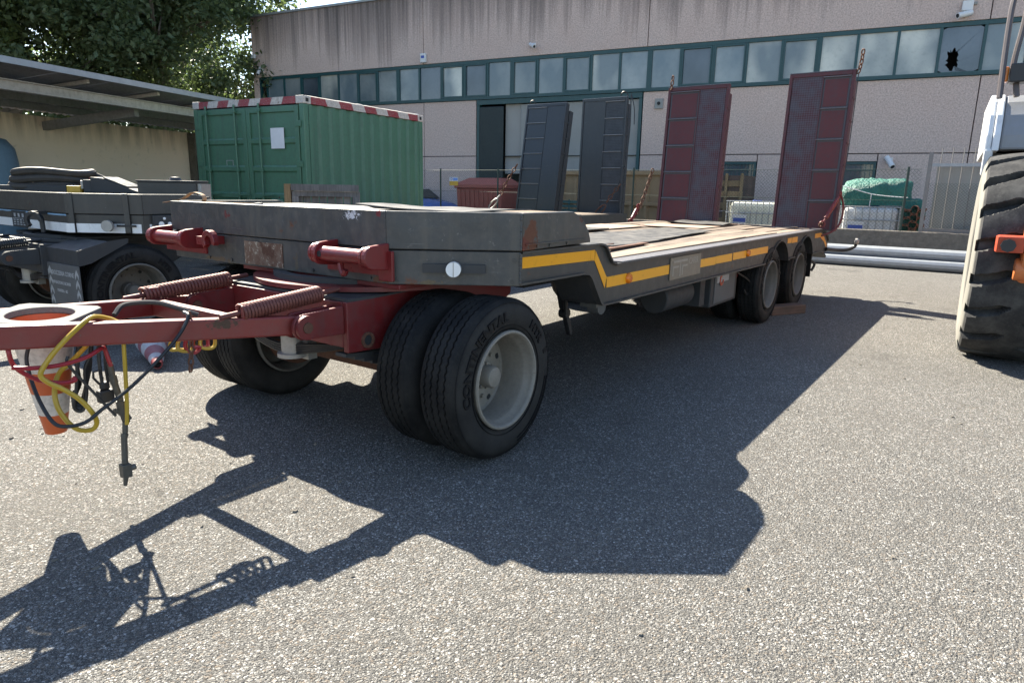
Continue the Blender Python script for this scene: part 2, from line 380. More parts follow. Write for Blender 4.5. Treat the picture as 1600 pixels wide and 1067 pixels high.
M['green'] = painted('green_container_paint', (0.056,0.148,0.090), 0.45, 0.4, (0.07,0.095,0.075), 0.08, streak=0.25, fade=0.25, chips=0.3, chipcol=(0.10,0.06,0.045),
    patches=[((2.35,-0.03,0.85),(0.06,0.1,0.25),(0.08,0.035,0.02),0.62,14), ((-0.03,0.62,1.05),(0.1,0.09,0.10),(0.08,0.045,0.03),0.55,24), ((2.15,-0.03,0.75),(0.12,0.1,0.1),(0.09,0.05,0.035),0.62,20)])
M['rail_red'] = painted('rail_red_paint', (0.25,0.025,0.03), 0.6, 0.4, (0.25,0.22,0.2), 0.45, scale=2.0, chips=1.6, chipcol=(0.42,0.39,0.36))
M['rail_white'] = painted('rail_white_paint', (0.50,0.46,0.41), 0.7, 0.6, (0.20,0.15,0.11), 0.5, scale=2.0, chips=1.3, chipcol=(0.16,0.06,0.05))
M['white_paper'] = simple('white_sticker', (0.62,0.63,0.64), 0.6, 0, 0.12, 14, 0)
M['teal'] = painted('teal_window_frame', (0.006,0.050,0.055), 0.4, 0.2, (0.03,0.06,0.06), 0.0, bump=0.05)
M['doorgreen'] = painted('dark_green_door', (0.003,0.014,0.016), 0.5, 0.15, (0.015,0.02,0.02), 0.0, bump=0.05)
M['doorgrey'] = painted('pale_grey_door', (0.24,0.24,0.225), 0.55, 0.15, (0.22,0.2,0.18), 0.0, bump=0.05)
M['dark'] = simple('dark_interior', (0.02,0.021,0.022), 0.9, 0, 0.2, 5, 0)
M['interior'] = simple('plastered_interior', (0.30,0.29,0.27), 0.9, 0, 0.1, 2, 0)
M['white_plastic'] = simple('white_plastic', (0.62,0.62,0.61), 0.45, 0, 0.06, 12, 0.02)
M['orange_cone'] = painted('orange_cone_plastic', (0.46,0.085,0.018), 0.45, 0.3, (0.35,0.12,0.06), 0.0, scale=2, bump=0.05)
M['cone_white'] = painted('cone_white_band', (0.56,0.51,0.46), 0.5, 0.5, (0.12,0.10,0.08), 0.0, scale=3, chips=0.0)
M['cone_base'] = simple('cone_base_rubber', (0.13,0.128,0.122), 0.85, 0, 0.4, 45, 0.4)
M['cone_red'] = painted('faded_red_cone', (0.20,0.055,0.075), 0.6, 0.4, (0.25,0.2,0.2), 0.0, scale=3)
M['cone_grey'] = painted('faded_cone_band', (0.36,0.37,0.40), 0.6, 0.4, (0.2,0.16,0.16), 0.0, scale=3)
M['strap'] = simple('tan_webbing', (0.33,0.21,0.12), 0.8, 0, 0.25, 60, 0.3)
M['spring'] = simple('rusty_spring', (0.15,0.05,0.04), 0.6, 0.3, 0.35, 50, 0.2)
M['bin'] = painted('salmon_bin_plastic', (0.34,0.085,0.062), 0.5, 0.15, (0.3,0.12,0.09), 0.0)
M['skip'] = painted('brown_skip_paint', (0.30,0.20,0.105), 0.65, 0.5, (0.14,0.10,0.06), 0.25, (0.10,0.05,0.025))
M['tarp'] = None
M['tank_blue'] = painted('blue_tank_plastic', (0.125,0.20,0.27), 0.5, 0.15, (0.1,0.13,0.16), 0.0)
M['car_blue'] = simple('blue_car_paint', (0.06,0.17,0.50), 0.2, 0.2, 0.05, 3, 0)
M['glass_dark'] = simple('dark_glass', (0.03,0.035,0.04), 0.06, 0, 0.1, 3, 0)
M['orange'] = painted('orange_loader_paint', (0.48,0.135,0.035), 0.42, 0.25, (0.18,0.10,0.06), 0.0)
M['orange_red'] = painted('orange_red_paint', (0.38,0.05,0.02), 0.45, 0.3, (0.15,0.07,0.05), 0.05)
M['lwhite'] = painted('white_loader_paint', (0.60,0.61,0.63), 0.4, 0.2, (0.35,0.33,0.30), 0.0)
M['lgrey'] = painted('grey_loader_paint', (0.20,0.205,0.22), 0.45, 0.3, (0.22,0.21,0.19), 0.0)
M['black'] = simple('black_steel', (0.018,0.018,0.02), 0.5, 0, 0.3, 20, 0.1)
M['rail'] = simple('brown_handrail', (0.085,0.07,0.07), 0.45, 0.2, 0.2, 20, 0.05)
M['tile'] = simple('terracotta_tile', (0.24,0.10,0.06), 0.85, 0, 0.4, 30, 0.3)
M['mesh'] = simple('green_wire', (0.05,0.075,0.06), 0.6, 0.2, 0.2, 10, 0)
M['post'] = simple('dark_green_post', (0.02,0.04,0.032), 0.5, 0, 0.2, 10, 0)
M['gatebar'] = simple('gate_galvanised', (0.22,0.21,0.20), 0.55, 0.5, 0.2, 14, 0.05)
M['water'] = simple('ibc_translucent_plastic', (0.62,0.62,0.52), 0.35, 0, 0.1, 4, 0.05)
M['blue_label'] = simple('blue_label', (0.05,0.09,0.35), 0.5, 0, 0.1, 10, 0)
M['yellow_paint'] = painted('yellow_paint', (0.55,0.32,0.03), 0.5, 0.3, (0.2,0.14,0.06), 0.05)
M['teal_plastic'] = simple('teal_crate_plastic', (0.02,0.09,0.10), 0.5, 0, 0.2, 10, 0)

def asphalt_mat():
    m_, nt, b = newmat('worn_asphalt'); g = N(nt); v = g.n('ShaderNodeNewGeometry').outputs['Position']
    wv = g.noise(v, 40, 3, 0.6, 'Color')
    vv = g.n('ShaderNodeMix', data_type='VECTOR'); vv.inputs[0].default_value = 0.012
    g.l(v, vv.inputs[4]); g.l(wv, vv.inputs[5])
    vw = vv.outputs[1]
    c1 = g.voro(vw, 124, 'F1', 'Color'); d1 = g.voro(vw, 124, 'F1', 'Distance')
    c2 = g.voro(vw, 310, 'F1', 'Color'); d2 = g.voro(vw, 310, 'F1', 'Distance')
    r1 = g.xyz(c1); r2 = g.xyz(c2)
    stone = g.ramp(r1[0], [(0.0,(0.075,0.072,0.067)),(0.25,(0.158,0.153,0.143)),(0.6,(0.265,0.257,0.239)),(0.85,(0.41,0.398,0.375)),(1.0,(0.70,0.68,0.65))])
    fine = g.ramp(r2[0], [(0.0,(0.062,0.060,0.056)),(0.6,(0.185,0.178,0.164)),(1.0,(0.36,0.347,0.322))])
    msk = g.ramp(g.math('ADD', d1, g.math('MULTIPLY', g.math('SUBTRACT', r1[1], 0.5), 0.5)), [(0.42,1.0),(0.62,0.0)])
    c = g.mix(msk, fine, stone)
    # pits between the stones, tinted stones
    pit = g.ramp(g.math('ADD', d2, g.math('MULTIPLY', d1, 0.35)), [(0.52,0.0),(0.90,0.9)])
    c = g.mix(pit, c, (0.03,0.029,0.028))
    c = g.mix(g.math('MULTIPLY', g.ramp(r1[2], [(0.86,0.0),(0.9,1.0)]), 0.35), c, (0.24,0.18,0.125))
    c3 = g.xyz(g.voro(vw, 60, 'F1', 'Color')); d3 = g.voro(vw, 60, 'F1', 'Distance')
    bigs = g.math('MULTIPLY', g.ramp(c3[0], [(0.88,0.0),(0.90,1.0)]), g.ramp(d3, [(0.30,1.0),(0.42,0.0)]))
    c = g.mix(bigs, c, g.mix(c3[1], (0.20,0.19,0.175), (0.50,0.48,0.45)))
    big = g.noise(v, 0.35, 5, 0.6); mid = g.noise(v, 2.6, 6, 0.65)
    c = g.mix(g.ramp(big, [(0.38,0.0),(0.68,0.34)]), c, (0.105,0.099,0.09))
    c = g.mix(g.ramp(mid, [(0.50,0.0),(0.70,0.38)]), c, (0.105,0.097,0.086))
    # fine cracks
    wob = g.n('ShaderNodeMix', data_type='VECTOR'); wob.inputs[0].default_value = 0.30
    g.l(v, wob.inputs[4]); g.l(g.noise(v, 2.2, 5, 0.7, 'Color'), wob.inputs[5])
    ck = g.math('ABSOLUTE', g.math('SUBTRACT', g.noise(wob.outputs[1], 0.75, 6, 0.6), 0.5))
    ckm = g.math('MULTIPLY', g.ramp(ck, [(0.0,1.0),(0.0035,0.0)]), g.ramp(g.noise(v, 0.7, 3), [(0.50,0.0),(0.6,0.55)]))
    c = g.mix(ckm, c, (0.04,0.037,0.034))
    # oil stains
    st = g.ramp(g.noise(g.mapping(v, loc=(3.1,7.7,0)), 0.8, 4, 0.55), [(0.62,0.0),(0.74,0.45)])
    c = g.mix(st, c, (0.06,0.057,0.054))
    g.l(c, b.inputs['Base Color']); b.inputs['Roughness'].default_value = 0.88; b.inputs['Specular IOR Level'].default_value = 0.3
    h = g.math('ADD', g.math('MULTIPLY', g.math('SUBTRACT', 1.0, d1), 1.0), g.math('MULTIPLY', g.math('SUBTRACT', 1.0, d2), 0.45))
    h = g.math('ADD', h, g.math('MULTIPLY', r1[1], 0.5))
    g.l(g.bump(h, 0.85, 0.009), b.inputs['Normal'])
    return m_
M['asphalt'] = asphalt_mat()

def stucco_mat(name, base, streaks):
    m_, nt, b = newmat(name); g = N(nt); v = g.coord()
    n0 = g.voro(v, 42, 'F1', 'Color'); r = g.xyz(n0)
    n1 = g.noise(v, 26, 5, 0.7); n2 = g.noise(v, 0.9, 5, 0.6)
    c = g.mix(g.ramp(n1, [(0.32,0.0),(0.68,1.0)]), tuple(x*0.62 for x in base), tuple(min(1,x*1.22) for x in base))
    c = g.mix(g.ramp(r[0], [(0.5,0.0),(1.0,0.35)]), c, tuple(x*0.5 for x in base))
    c = g.mix(g.ramp(n2, [(0.4,0.0),(0.7,0.3)]), c, (base[0]*0.85,base[1]*0.78,base[2]*0.75))
    if streaks:
        z = g.xyz(v)[2]
        s1 = g.noise(g.mapping(v, sc=(3.2,3.2,0.10)), 1.0, 6, 0.62); s2 = g.noise(g.mapping(v, sc=(13,13,0.16)), 1.0, 4, 0.6); s3 = g.noise(g.mapping(v, sc=(0.5,0.5,0.06)), 1.0, 3, 0.5)
        amt = g.math('ADD', g.math('MULTIPLY', s1, 0.55), g.math('ADD', g.math('MULTIPLY', s2, 0.30), g.math('MULTIPLY', s3, 0.30)))
        hg = g.n('ShaderNodeMapRange'); hg.inputs['From Min'].default_value = 5.6; hg.inputs['From Max'].default_value = 8.2; hg.inputs['To Min'].default_value = -0.22; hg.inputs['To Max'].default_value = 0.10
        g.l(z, hg.inputs['Value'])
        k = g.ramp(g.math('ADD', amt, hg.outputs[0]), [(0.46,0.0),(0.60,0.45),(0.76,0.82)])
        c = g.mix(k, c, (0.045,0.043,0.043))
    g.l(c, b.inputs['Base Color']); b.inputs['Roughness'].default_value = 0.92; b.inputs['Specular IOR Level'].default_value = 0.2
    g.l(g.bump(n1, 0.6, 0.012), b.inputs['Normal']); return m_
M['stucco'] = stucco_mat('washed_concrete', (0.60,0.468,0.405), False)
M['stucco_top'] = stucco_mat('streaked_concrete', (0.58,0.458,0.40), True)
def plaster_mat():
    m_, nt, b = newmat('cream_plaster'); g = N(nt); v = g.coord()
    n1 = g.noise(v, 1.3, 6, 0.65); n2 = g.noise(v, 7, 6, 0.7); n3 = g.noise(v, 60, 4)
    c = g.mix(n1, (0.74,0.575,0.43), (0.82,0.68,0.53))
    c = g.mix(g.ramp(g.math('ADD', g.math('MULTIPLY', n2, 0.7), g.math('MULTIPLY', n1, 0.3)), [(0.56,0.0),(0.70,0.6)]), c, (0.36,0.30,0.215))
    st = g.noise(g.mapping(v, sc=(5,5,0.5)), 1.0, 5, 0.6); z = g.xyz(v)[2]
    top = g.n('ShaderNodeMapRange'); top.inputs['From Min'].default_value = 2.1; top.inputs['From Max'].default_value = 2.85; g.l(z, top.inputs['Value'])
    c = g.mix(g.math('MULTIPLY', g.ramp(st, [(0.40,0.0),(0.6,0.8)]), top.outputs[0]), c, (0.07,0.06,0.045))
    g.l(c, b.inputs['Base Color']); b.inputs['Roughness'].default_value = 0.95
    g.l(g.bump(g.math('ADD', n2, g.math('MULTIPLY', n3, 0.2)), 0.4, 0.02), b.inputs['Normal']); return m_
M['plaster'] = plaster_mat()
M['lowwall'] = simple('old_concrete', (0.15,0.135,0.115), 0.95, 0, 0.55, 9, 0.8, 0.2, 0.02)
M['sheet'] = painted('roof_sheet', (0.22,0.22,0.225), 0.6, 0.4, (0.12,0.11,0.10), 0.1)
M['beam'] = painted('pale_steel_beam', (0.44,0.41,0.375), 0.6, 0.4, (0.14,0.10,0.08), 0.15, (0.12,0.05,0.03))
M['purlin'] = painted('grey_purlin', (0.23,0.225,0.215), 0.7, 0.4, (0.10,0.09,0.08), 0.1)
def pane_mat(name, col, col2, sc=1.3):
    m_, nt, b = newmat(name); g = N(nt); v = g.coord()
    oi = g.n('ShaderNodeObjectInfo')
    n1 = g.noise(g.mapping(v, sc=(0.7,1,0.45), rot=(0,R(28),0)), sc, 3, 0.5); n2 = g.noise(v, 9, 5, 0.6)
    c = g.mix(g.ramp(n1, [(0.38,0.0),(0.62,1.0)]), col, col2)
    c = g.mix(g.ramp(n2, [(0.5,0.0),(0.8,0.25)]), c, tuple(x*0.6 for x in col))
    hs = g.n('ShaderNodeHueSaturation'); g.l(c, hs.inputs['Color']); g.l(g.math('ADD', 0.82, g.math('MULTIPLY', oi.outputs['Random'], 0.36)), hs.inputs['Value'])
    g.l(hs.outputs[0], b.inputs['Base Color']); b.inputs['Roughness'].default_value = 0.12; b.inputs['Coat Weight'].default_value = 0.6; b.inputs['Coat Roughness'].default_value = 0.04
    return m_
M['pane'] = pane_mat('frosted_pane', (0.115,0.15,0.165), (0.24,0.265,0.26))
M['pane_lit_streaks'] = pane_mat('frosted_pane_painted_light', (0.13,0.155,0.16), (0.66,0.64,0.54), 0.8)  # bright streaks of sun and reflection painted into the frosted glass colour
M['pane_dark'] = pane_mat('dark_pane', (0.05,0.065,0.08), (0.10,0.12,0.14))
def tarp_mat():
    m_, nt, b = newmat('green_tarpaulin'); g = N(nt); v = g.coord()
    n1 = g.noise(v, 3, 5, 0.6)
    g.l(g.mix(n1, (0.015,0.12,0.095), (0.03,0.20,0.155)), b.inputs['Base Color']); b.inputs['Roughness'].default_value = 0.5
    g.l(g.bump(g.noise(g.mapping(v, sc=(6,6,2.2)), 2.2, 7, 0.65), 0.9, 0.10), b.inputs['Normal']); return m_
M['tarp'] = tarp_mat()
def leaf_mat(name, c1, c2):
    m_, nt, b = newmat(name); g = N(nt); v = g.coord()
    col = g.mix(g.noise(v, 1.1, 4), c1, c2)
    g.l(col, b.inputs['Base Color']); b.inputs['Roughness'].default_value = 0.55
    t = g.n('ShaderNodeBsdfTranslucent'); g.l(g.mix(0.5, col, (0.10,0.14,0.02), 'ADD'), t.inputs['Color'])
    mx = g.n('ShaderNodeMixShader'); mx.inputs[0].default_value = 0.4
    g.l(b.outputs[0], mx.inputs[1]); g.l(t.outputs[0], mx.inputs[2]); g.l(mx.outputs[0], nt.nodes['Material Output'].inputs['Surface']); return m_
M['leaf'] = leaf_mat('plane_tree_leaves', (0.062,0.095,0.046), (0.105,0.14,0.06))
M['leaf2'] = leaf_mat('pale_tree_leaves', (0.05,0.075,0.022), (0.09,0.12,0.035))
M['hose'] = rubber('brown_hose_rubber', (0.045,0.040,0.035), 0.6, 0.5, (0.10,0.085,0.07))
M['bark'] = simple('tree_bark', (0.13,0.11,0.085), 0.9, 0, 0.4, 8, 0.5)

# ------------------------------------------------------------ ground
g_ = MB(); g_.add([(-250,-250,0),(250,-250,0),(250,250,0),(-250,250,0)], [(0,1,2,3)])
tag(g_.build('ground', M['asphalt']), kind='structure')

# ------------------------------------------------------------ factory building (local x runs right along the wall, y goes in)
FB = empty('factory_building', 'long factory building of washed concrete panels with green ribbon window', 'building', (19.0,0,0), R(-81.5))
def fbx(name, s0, s1, y0, y1, z0, z1, mat, bevel=0, parent=FB):
    return MB().box(-s0, -s1, y0, y1, z0, z1).build(name, mat, parent, bevel=bevel)
SR = -10.0
def panels(cuts, z0, z1, mat, y0=0.0, y1=0.18, gap=0.012):
    for a, b_ in zip(cuts[:-1], cuts[1:]): fbx('wall_panel', a-gap, b_+gap, y0, y1, z0, z1, mat, 0.008)
panels([24.87,16.2,7.82,-1.0,SR], 5.80, 8.15, M['stucco_top'])
panels([24.87,24.55], 4.47, 5.79, M['stucco'])
panels([24.87,16.2,13.95], 2.56, 4.46, M['stucco']); panels([7.87,-1.0,SR], 2.56, 4.46, M['stucco'])
panels([24.87,16.2,13.95], 0, 2.535, M['stucco']); panels([7.87,5.452], 0, 2.535, M['stucco']); panels([4.268,2.362], 0, 2.535, M['stucco']); panels([1.098,-1.0,SR], 0, 2.535, M['stucco'])
for (a, b_) in ((5.44,4.28),(2.35,1.11)):
    fbx('wall_panel', a, b_, 0.001, 0.179, 0, 0.99, M['stucco']); fbx('wall_panel', a, b_, 0.001, 0.179, 2.345, 2.534, M['stucco'])
    w = MB()
    w.box(-a,-a+0.07,0.03,0.12,0.995,2.34).box(-b_-0.07,-b_,0.03,0.12,0.995,2.34).box(-a+0.07,-b_-0.07,0.03,0.12,2.26,2.34).box(-a+0.07,-b_-0.07,0.03,0.12,0.995,1.06)
    w = w.build('window', M['teal'], FB)
    MB().box(-a+0.07,-b_-0.07,0.08,0.095,1.06,2.26).build('pane', M['pane_dark'], w)
    gb = MB(); k = 9
    for i in range(k):
        x = -a+0.07+(a-b_-0.14)*(i+0.5)/k; gb.box(x-0.008,x+0.008,0.0,0.016,1.06,2.26)
    for z in (1.3,1.7,2.1): gb.box(-a+0.07,-b_-0.07,0.017,0.025,z-0.012,z+0.012)
    gb.build('grille', M['teal'], w)
fbx('wall_panel', 24.87, SR, 0.02, 0.16, 2.537, 2.558, M['dark'])           # the groove between the panel rows
fbx('coping', 24.93, SR, -0.06, 0.30, 8.15, 8.23, M['galv'])
fbx('side_wall', 24.87, 24.69, 0.182, 22, 0, 8.14, M['stucco_top']); fbx('side_wall', SR+0.18, SR, 0.182, 22, 0, 8.14, M['stucco'])
fbx('back_wall', 24.68, SR+0.19, 21.8, 22, 0, 8.14, M['stucco'])
fbx('roof', 24.68, SR+0.19, 0.19, 21.79, 7.6, 7.75, M['dark'])
fbx('floor_slab', 24.68, SR+0.19, 0.19, 21.79, 0.0, 0.03, M['lowwall'])
# ribbon window
fr = MB().box(-24.545,-SR,0.02,0.15,4.47,4.585).box(-24.545,-SR,0.02,0.15,5.685,5.79)
ks = [0.01+0.965*k for k in range(-10,26)]
ks = [s for s in ks if SR+0.1 < s < 24.5]
th = {3: .075, 8: .075, 13: .08, 18: .08, 23: .075}
for i, s in enumerate(ks):
    h = 0.075 if i % 5 == 3 else 0.036
    fr.box(-s-h,-s+h,0.03,0.14,4.585,5.685)
fr.box(-24.545,-24.47,0.03,0.14,4.585,5.685)
frame = fr.build('window_frame', M['teal'], FB)
fbx('window_sill', 24.56, SR, -0.05, 0.019, 4.475, 4.50, M['teal'])
edges = sorted(ks)
for i in range(len(edges)-1):
    a, b_ = edges[i+1], edges[i]
    nm = 'pane'
    k = round((b_-0.01)/0.965)
    if k == -1:                                     # the broken pane (s about -0.95 to 0)
        x0, x1, z0, z1 = -a+0.04, -b_-0.04, 4.585, 5.685
        W_ = x1-x0; hole = []
        rr = random.Random(3)
        nh = 34
        for q in range(nh):
            t = 2*math.pi*q/nh
            rx, rz = 0.125*(0.65+0.7*rr.random()), 0.25*(0.65+0.65*rr.random())
            hole.append((x0+W_*0.34+rx*max(-1.0,min(.85,1.25*math.cos(t))), z0+0.33+rz*max(-0.95,min(.9,1.2*math.sin(t)))))
        outer = []
        for q in range(nh):
            t = 2*math.pi*q/nh; c_, s_ = math.cos(t), math.sin(t); mx = max(abs(c_),abs(s_))
            outer.append((x0+W_/2+c_/mx*W_/2, (z0+z1)/2+s_/mx*(z1-z0)/2))
        mb = MB()
        vs = [(x,0.075,z) for x,z in outer]+[(x,0.075,z) for x,z in hole]+[(x,0.085,z) for x,z in outer]+[(x,0.085,z) for x,z in hole]
        fs = []
        for q in range(nh):
            r_ = (q+1)%nh
            fs += [(q,r_,nh+r_,nh+q),(2*nh+r_,2*nh+q,3*nh+q,3*nh+r_),(nh+q,nh+r_,3*nh+r_,3*nh+q)]
        mb.add(vs, fs)
        p = mb.build(nm, M['pane_dark'], FB); tag(p, 'smashed window pane with a jagged hole')
        MB().box(x0+W_*0.58,x0+W_*0.61,0.09,0.12,z0,z1).box(x0+W_*0.80,x0+W_*0.82,0.09,0.12,z0,z1-0.1).build('blind_slat', M['doorgrey'], FB)
        continue
    mt = M['pane_lit_streaks'] if k in (0,1,2,3,4,-2,-4) else (M['pane_dark'] if k in (6,14,16,22) else M['pane'])
    if k in (9,15,21): mt = M['pane_lit_streaks']
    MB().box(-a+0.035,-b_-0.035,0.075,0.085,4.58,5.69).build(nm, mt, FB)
    if k in (-4, 5, 6, 10, 14, 15, 19, 22, 3, 12):                     # panes that open have a sash of their own
        x0, x1 = -a+0.04, -b_-0.04
        MB().box(x0,x0+0.04,0.015,0.07,4.59,5.68).box(x1-0.04,x1,0.015,0.07,4.59,5.68).box(x0+0.04,x1-0.04,0.015,0.07,5.63,5.68).box(x0+0.04,x1-0.04,0.015,0.07,4.59,4.64).build('sash', M['teal'], FB)
fbx('interior_partition', 24.6, SR+0.2, 0.9, 0.95, 4.4, 7.5, M['dark'])
# doorway
fbx('door_lintel', 13.93, 7.89, -0.02, 0.14, 4.30, 4.458, M['teal'])
fbx('door_jamb', 13.93, 13.82, 0.0, 0.16, 0, 4.295, M['teal']); fbx('door_jamb', 7.99, 7.89, 0.0, 0.16, 0, 4.295, M['teal'])
lf = MB().box(-13.8,-12.84,-0.03,0.03,0.03,4.22)
tag(lf.build('door_leaf', M['doorgreen'], FB, bevel=0.01), 'dark green door leaf standing ajar')
for i, (a, b_) in enumerate(((12.20,10.81),(10.79,9.40),(9.38,8.00))):
    d = fbx('door_leaf', a, b_, 0.07, 0.13, 0.03, 4.27, M['doorgrey'], 0.01)
    MB().box(-b_-0.12,-b_-0.09,0.03,0.07,1.0,1.25).build('handle', M['black'], d)
fbx('inner_door', 12.83, 12.21, 0.135, 0.16, 1.95, 4.29, M['interior']); fbx('inner_wall', 13.9, 7.9, 2.6, 2.7, 0.04, 7.4, M['interior'])
fbx('gutter_pipe', 24.80, 24.72, -0.09, -0.01, 0.0, 6.2, M['doorgrey']) if False else None

def wall_pt(s, z, out=0.0):
    a = R(98.5); u = Vector((math.cos(a), math.sin(a), 0)); n = Vector((-math.sin(a), math.cos(a), 0))
    return Vector((19,0,z)) + u*s + n*out
def security_camera(s, z, label, yaw=0.5, tilt=-0.3, sc=1.0):
    t = empty('security_camera', label, 'camera', wall_pt(s, z), R(-81.5), 'security cameras on the factory wall')
    MB().box(-0.06*sc,0.06*sc,-0.03*sc,0,-0.06*sc,0.06*sc).build('mount_plate', M['white_plastic'], t, bevel=0.006)
    MB().cyl((0,-0.03*sc,0),(0.0,-0.13*sc,-0.03*sc),0.018*sc,n=10).build('arm', M['white_plastic'], t, True)
    d = Vector((math.sin(yaw),-math.cos(yaw),tilt)).normalized(); c = Vector((0,-0.15*sc,-0.03*sc))
    b_ = MB().cyl(c-d*0.14*sc, c+d*0.16*sc, 0.052*sc, 0.058*sc, n=14).build('housing', M['white_plastic'], t, True)
    MB().cyl(c+d*0.161*sc, c+d*0.166*sc, 0.04*sc, n=12).build('lens', M['black'], b_)
    return t
security_camera(-0.43, 5.96, 'white bullet camera on the concrete above the smashed pane', -1.0, -0.25, 1.25)
security_camera(0.80, 2.36, 'white camera low on the wall beside a barred window near the green tarpaulin', 0.6, -0.9, 1.3)
security_camera(11.72, 6.12, 'small pale camera on the upper wall above the dark ramps', 0.9, -0.4, 1.1)
security_camera(24.32, 6.05, 'camera hanging at the far left end above the first window', 0.2, -1.2, 1.2)
t = empty('alarm_box', 'white alarm box fixed above the ribbon window over the green container', 'alarm box', wall_pt(16.16, 5.99), R(-81.5))
MB().box(-0.12,0.12,-0.11,0,-0.15,0.17).build('case', M['white_plastic'], t, bevel=0.025)
MB().box(-0.07,0.07,-0.116,-0.111,0.0,0.09).build('badge', M['blue_label'], t)
t = empty('junction_box', 'white box on the top wall beside the bullet camera', 'box', wall_pt(-0.47, 6.14), R(-81.5))
MB().box(-0.12,0.12,-0.10,0,-0.12,0.12).build('case', M['white_plastic'], t, bevel=0.02); MB().box(0.12,0.20,-0.05,0,0.02,0.08).build('cable_gland', M['doorgrey'], t)
t = empty('wall_box', 'small grey box on the middle wall beside the tall red ramp', 'box', wall_pt(7.34, 4.10), R(-81.5))
MB().box(-0.13,0.13,-0.05,0,-0.16,0.14).build('case', M['doorgrey'], t, bevel=0.01); MB().cyl((0,-0.051,0.0),(0,-0.08,0.0),0.05,n=14).build('knob', M['dark'], t, True)
t = empty('wall_light', 'pale floodlight on the corner of the factory below the roof', 'lamp', wall_pt(24.72, 6.62), R(-81.5))
MB().box(-0.13,0.13,-0.14,-0.05,-0.08,0.08).build('lamp_housing', M['white_plastic'], t, bevel=0.02); MB().box(-0.03,0.03,-0.05,0,-0.03,0.03).build('bracket', M['galv'], t)

# ------------------------------------------------------------ open shed with cream back wall
SH = empty('open_shed', 'open fronted shed with cream plaster wall under a sheet metal roof', 'shed', (3.67,13.76,0), R(18.6))
MB().box(-14,4.6,0,0.25,0,2.63).build('back_wall', M['plaster'], SH)
MB().box(3.20,3.42,-0.22,-0.005,0,2.62).build('pillar', M['lowwall'], SH, bevel=0.01)
MB().box(3.22,3.42,-0.36,-0.24,0,2.05).build('pipe_duct', M['rust'], SH)
def roof_z(y): return 2.70 + (2.97-2.70)*(-y)/3.1
ns = 19
for i in range(ns):                                       # corrugated sheets, each one a piece
    x0 = -14 + i*0.95; x1 = x0 + 0.94; mb = MB(); k = 13; vs = []; fs = []
    for j in range(k):
        x = x0+(x1-x0)*j/(k-1); dz = 0.018*(1 if j % 2 else -1)
        for (y, o) in ((-3.12,0),(0.4,0),(-3.12,0.008),(0.4,0.008)): vs.append((x, y, roof_z(y)+dz+o+0.09))
    for j in range(k-1):
        a = j*4; b_ = a+4; fs += [(a,b_,b_+1,a+1),(a+2,a+3,b_+3,b_+2),(a,a+2,b_+2,b_),(a+1,b_+1,b_+3,a+3)]
    fs += [(0,1,3,2),((k-1)*4,(k-1)*4+2,(k-1)*4+3,(k-1)*4+1)]
    mb.add(vs, fs).build('roof_sheet', M['sheet'], SH)
for y in (-2.55,):
    mb = MB(); z = roof_z(y)-0.04
    mb.box(-14,4,y-0.06,y+0.06,z-0.03,z-0.015).box(-14,4,y-0.06,y+0.06,z-0.17,z-0.155).box(-14,4,y-0.008,y+0.008,z-0.155,z-0.03)
    mb.build('eave_beam', M['beam'], SH)
for y in (-1.85,-1.2,-0.5):
    z = roof_z(y)+0.06; MB().box(-14,4,y-0.03,y+0.03,z-0.12,z).build('purlin', M['purlin'], SH)
MB().box(-14,4.05,-3.15,-3.121,roof_z(-3.12)+0.03,roof_z(-3.12)+0.12).build('eave_trim', M['galv'], SH)
for x in (-8.6,-4.8,-0.55,3.6):
    MB().bar((x,0.0,2.45),(x,-2.3,roof_z(-2.3)-0.22),0.10,0.16).build('rafter', M['purlin'], SH)
for x in (-4.9,-3.5,-2.05,-0.6,0.85,2.3,3.75):
    MB().bar((x,-2.9,roof_z(-2.9)+0.03),(x,-1.9,roof_z(-1.9)+0.03),0.05,0.055).build('purlin_cleat', M['beam'], SH)
for x in (3.9,-13.5): MB().box(x-0.06,x+0.06,-2.62,-2.48,0,roof_z(-2.55)-0.225).build('post', M['beam'], SH)

t = empty('storage_tank', 'pale blue plastic tank standing against the cream shed wall', 'tank', (1.65,12.75,0))
MB().lathe([(0.0,0.0),(0.62,0.0),(0.66,0.05),(0.66,1.70),(0.63,1.95),(0.52,2.10),(0.28,2.17),(0.0,2.19)], n=40, axis='z').build('shell', M['tank_blue'], t, True, ang=50)
MB().lathe([(0.0,2.25),(0.17,2.25),(0.17,2.18),(0.20,2.18),(0.20,2.12)], n=24, axis='z').build('lid', M['black'], t, True)
MB().box(-0.05,0.05,-0.70,-0.655,0.3,0.42).build('outlet_valve', M['black'], t)

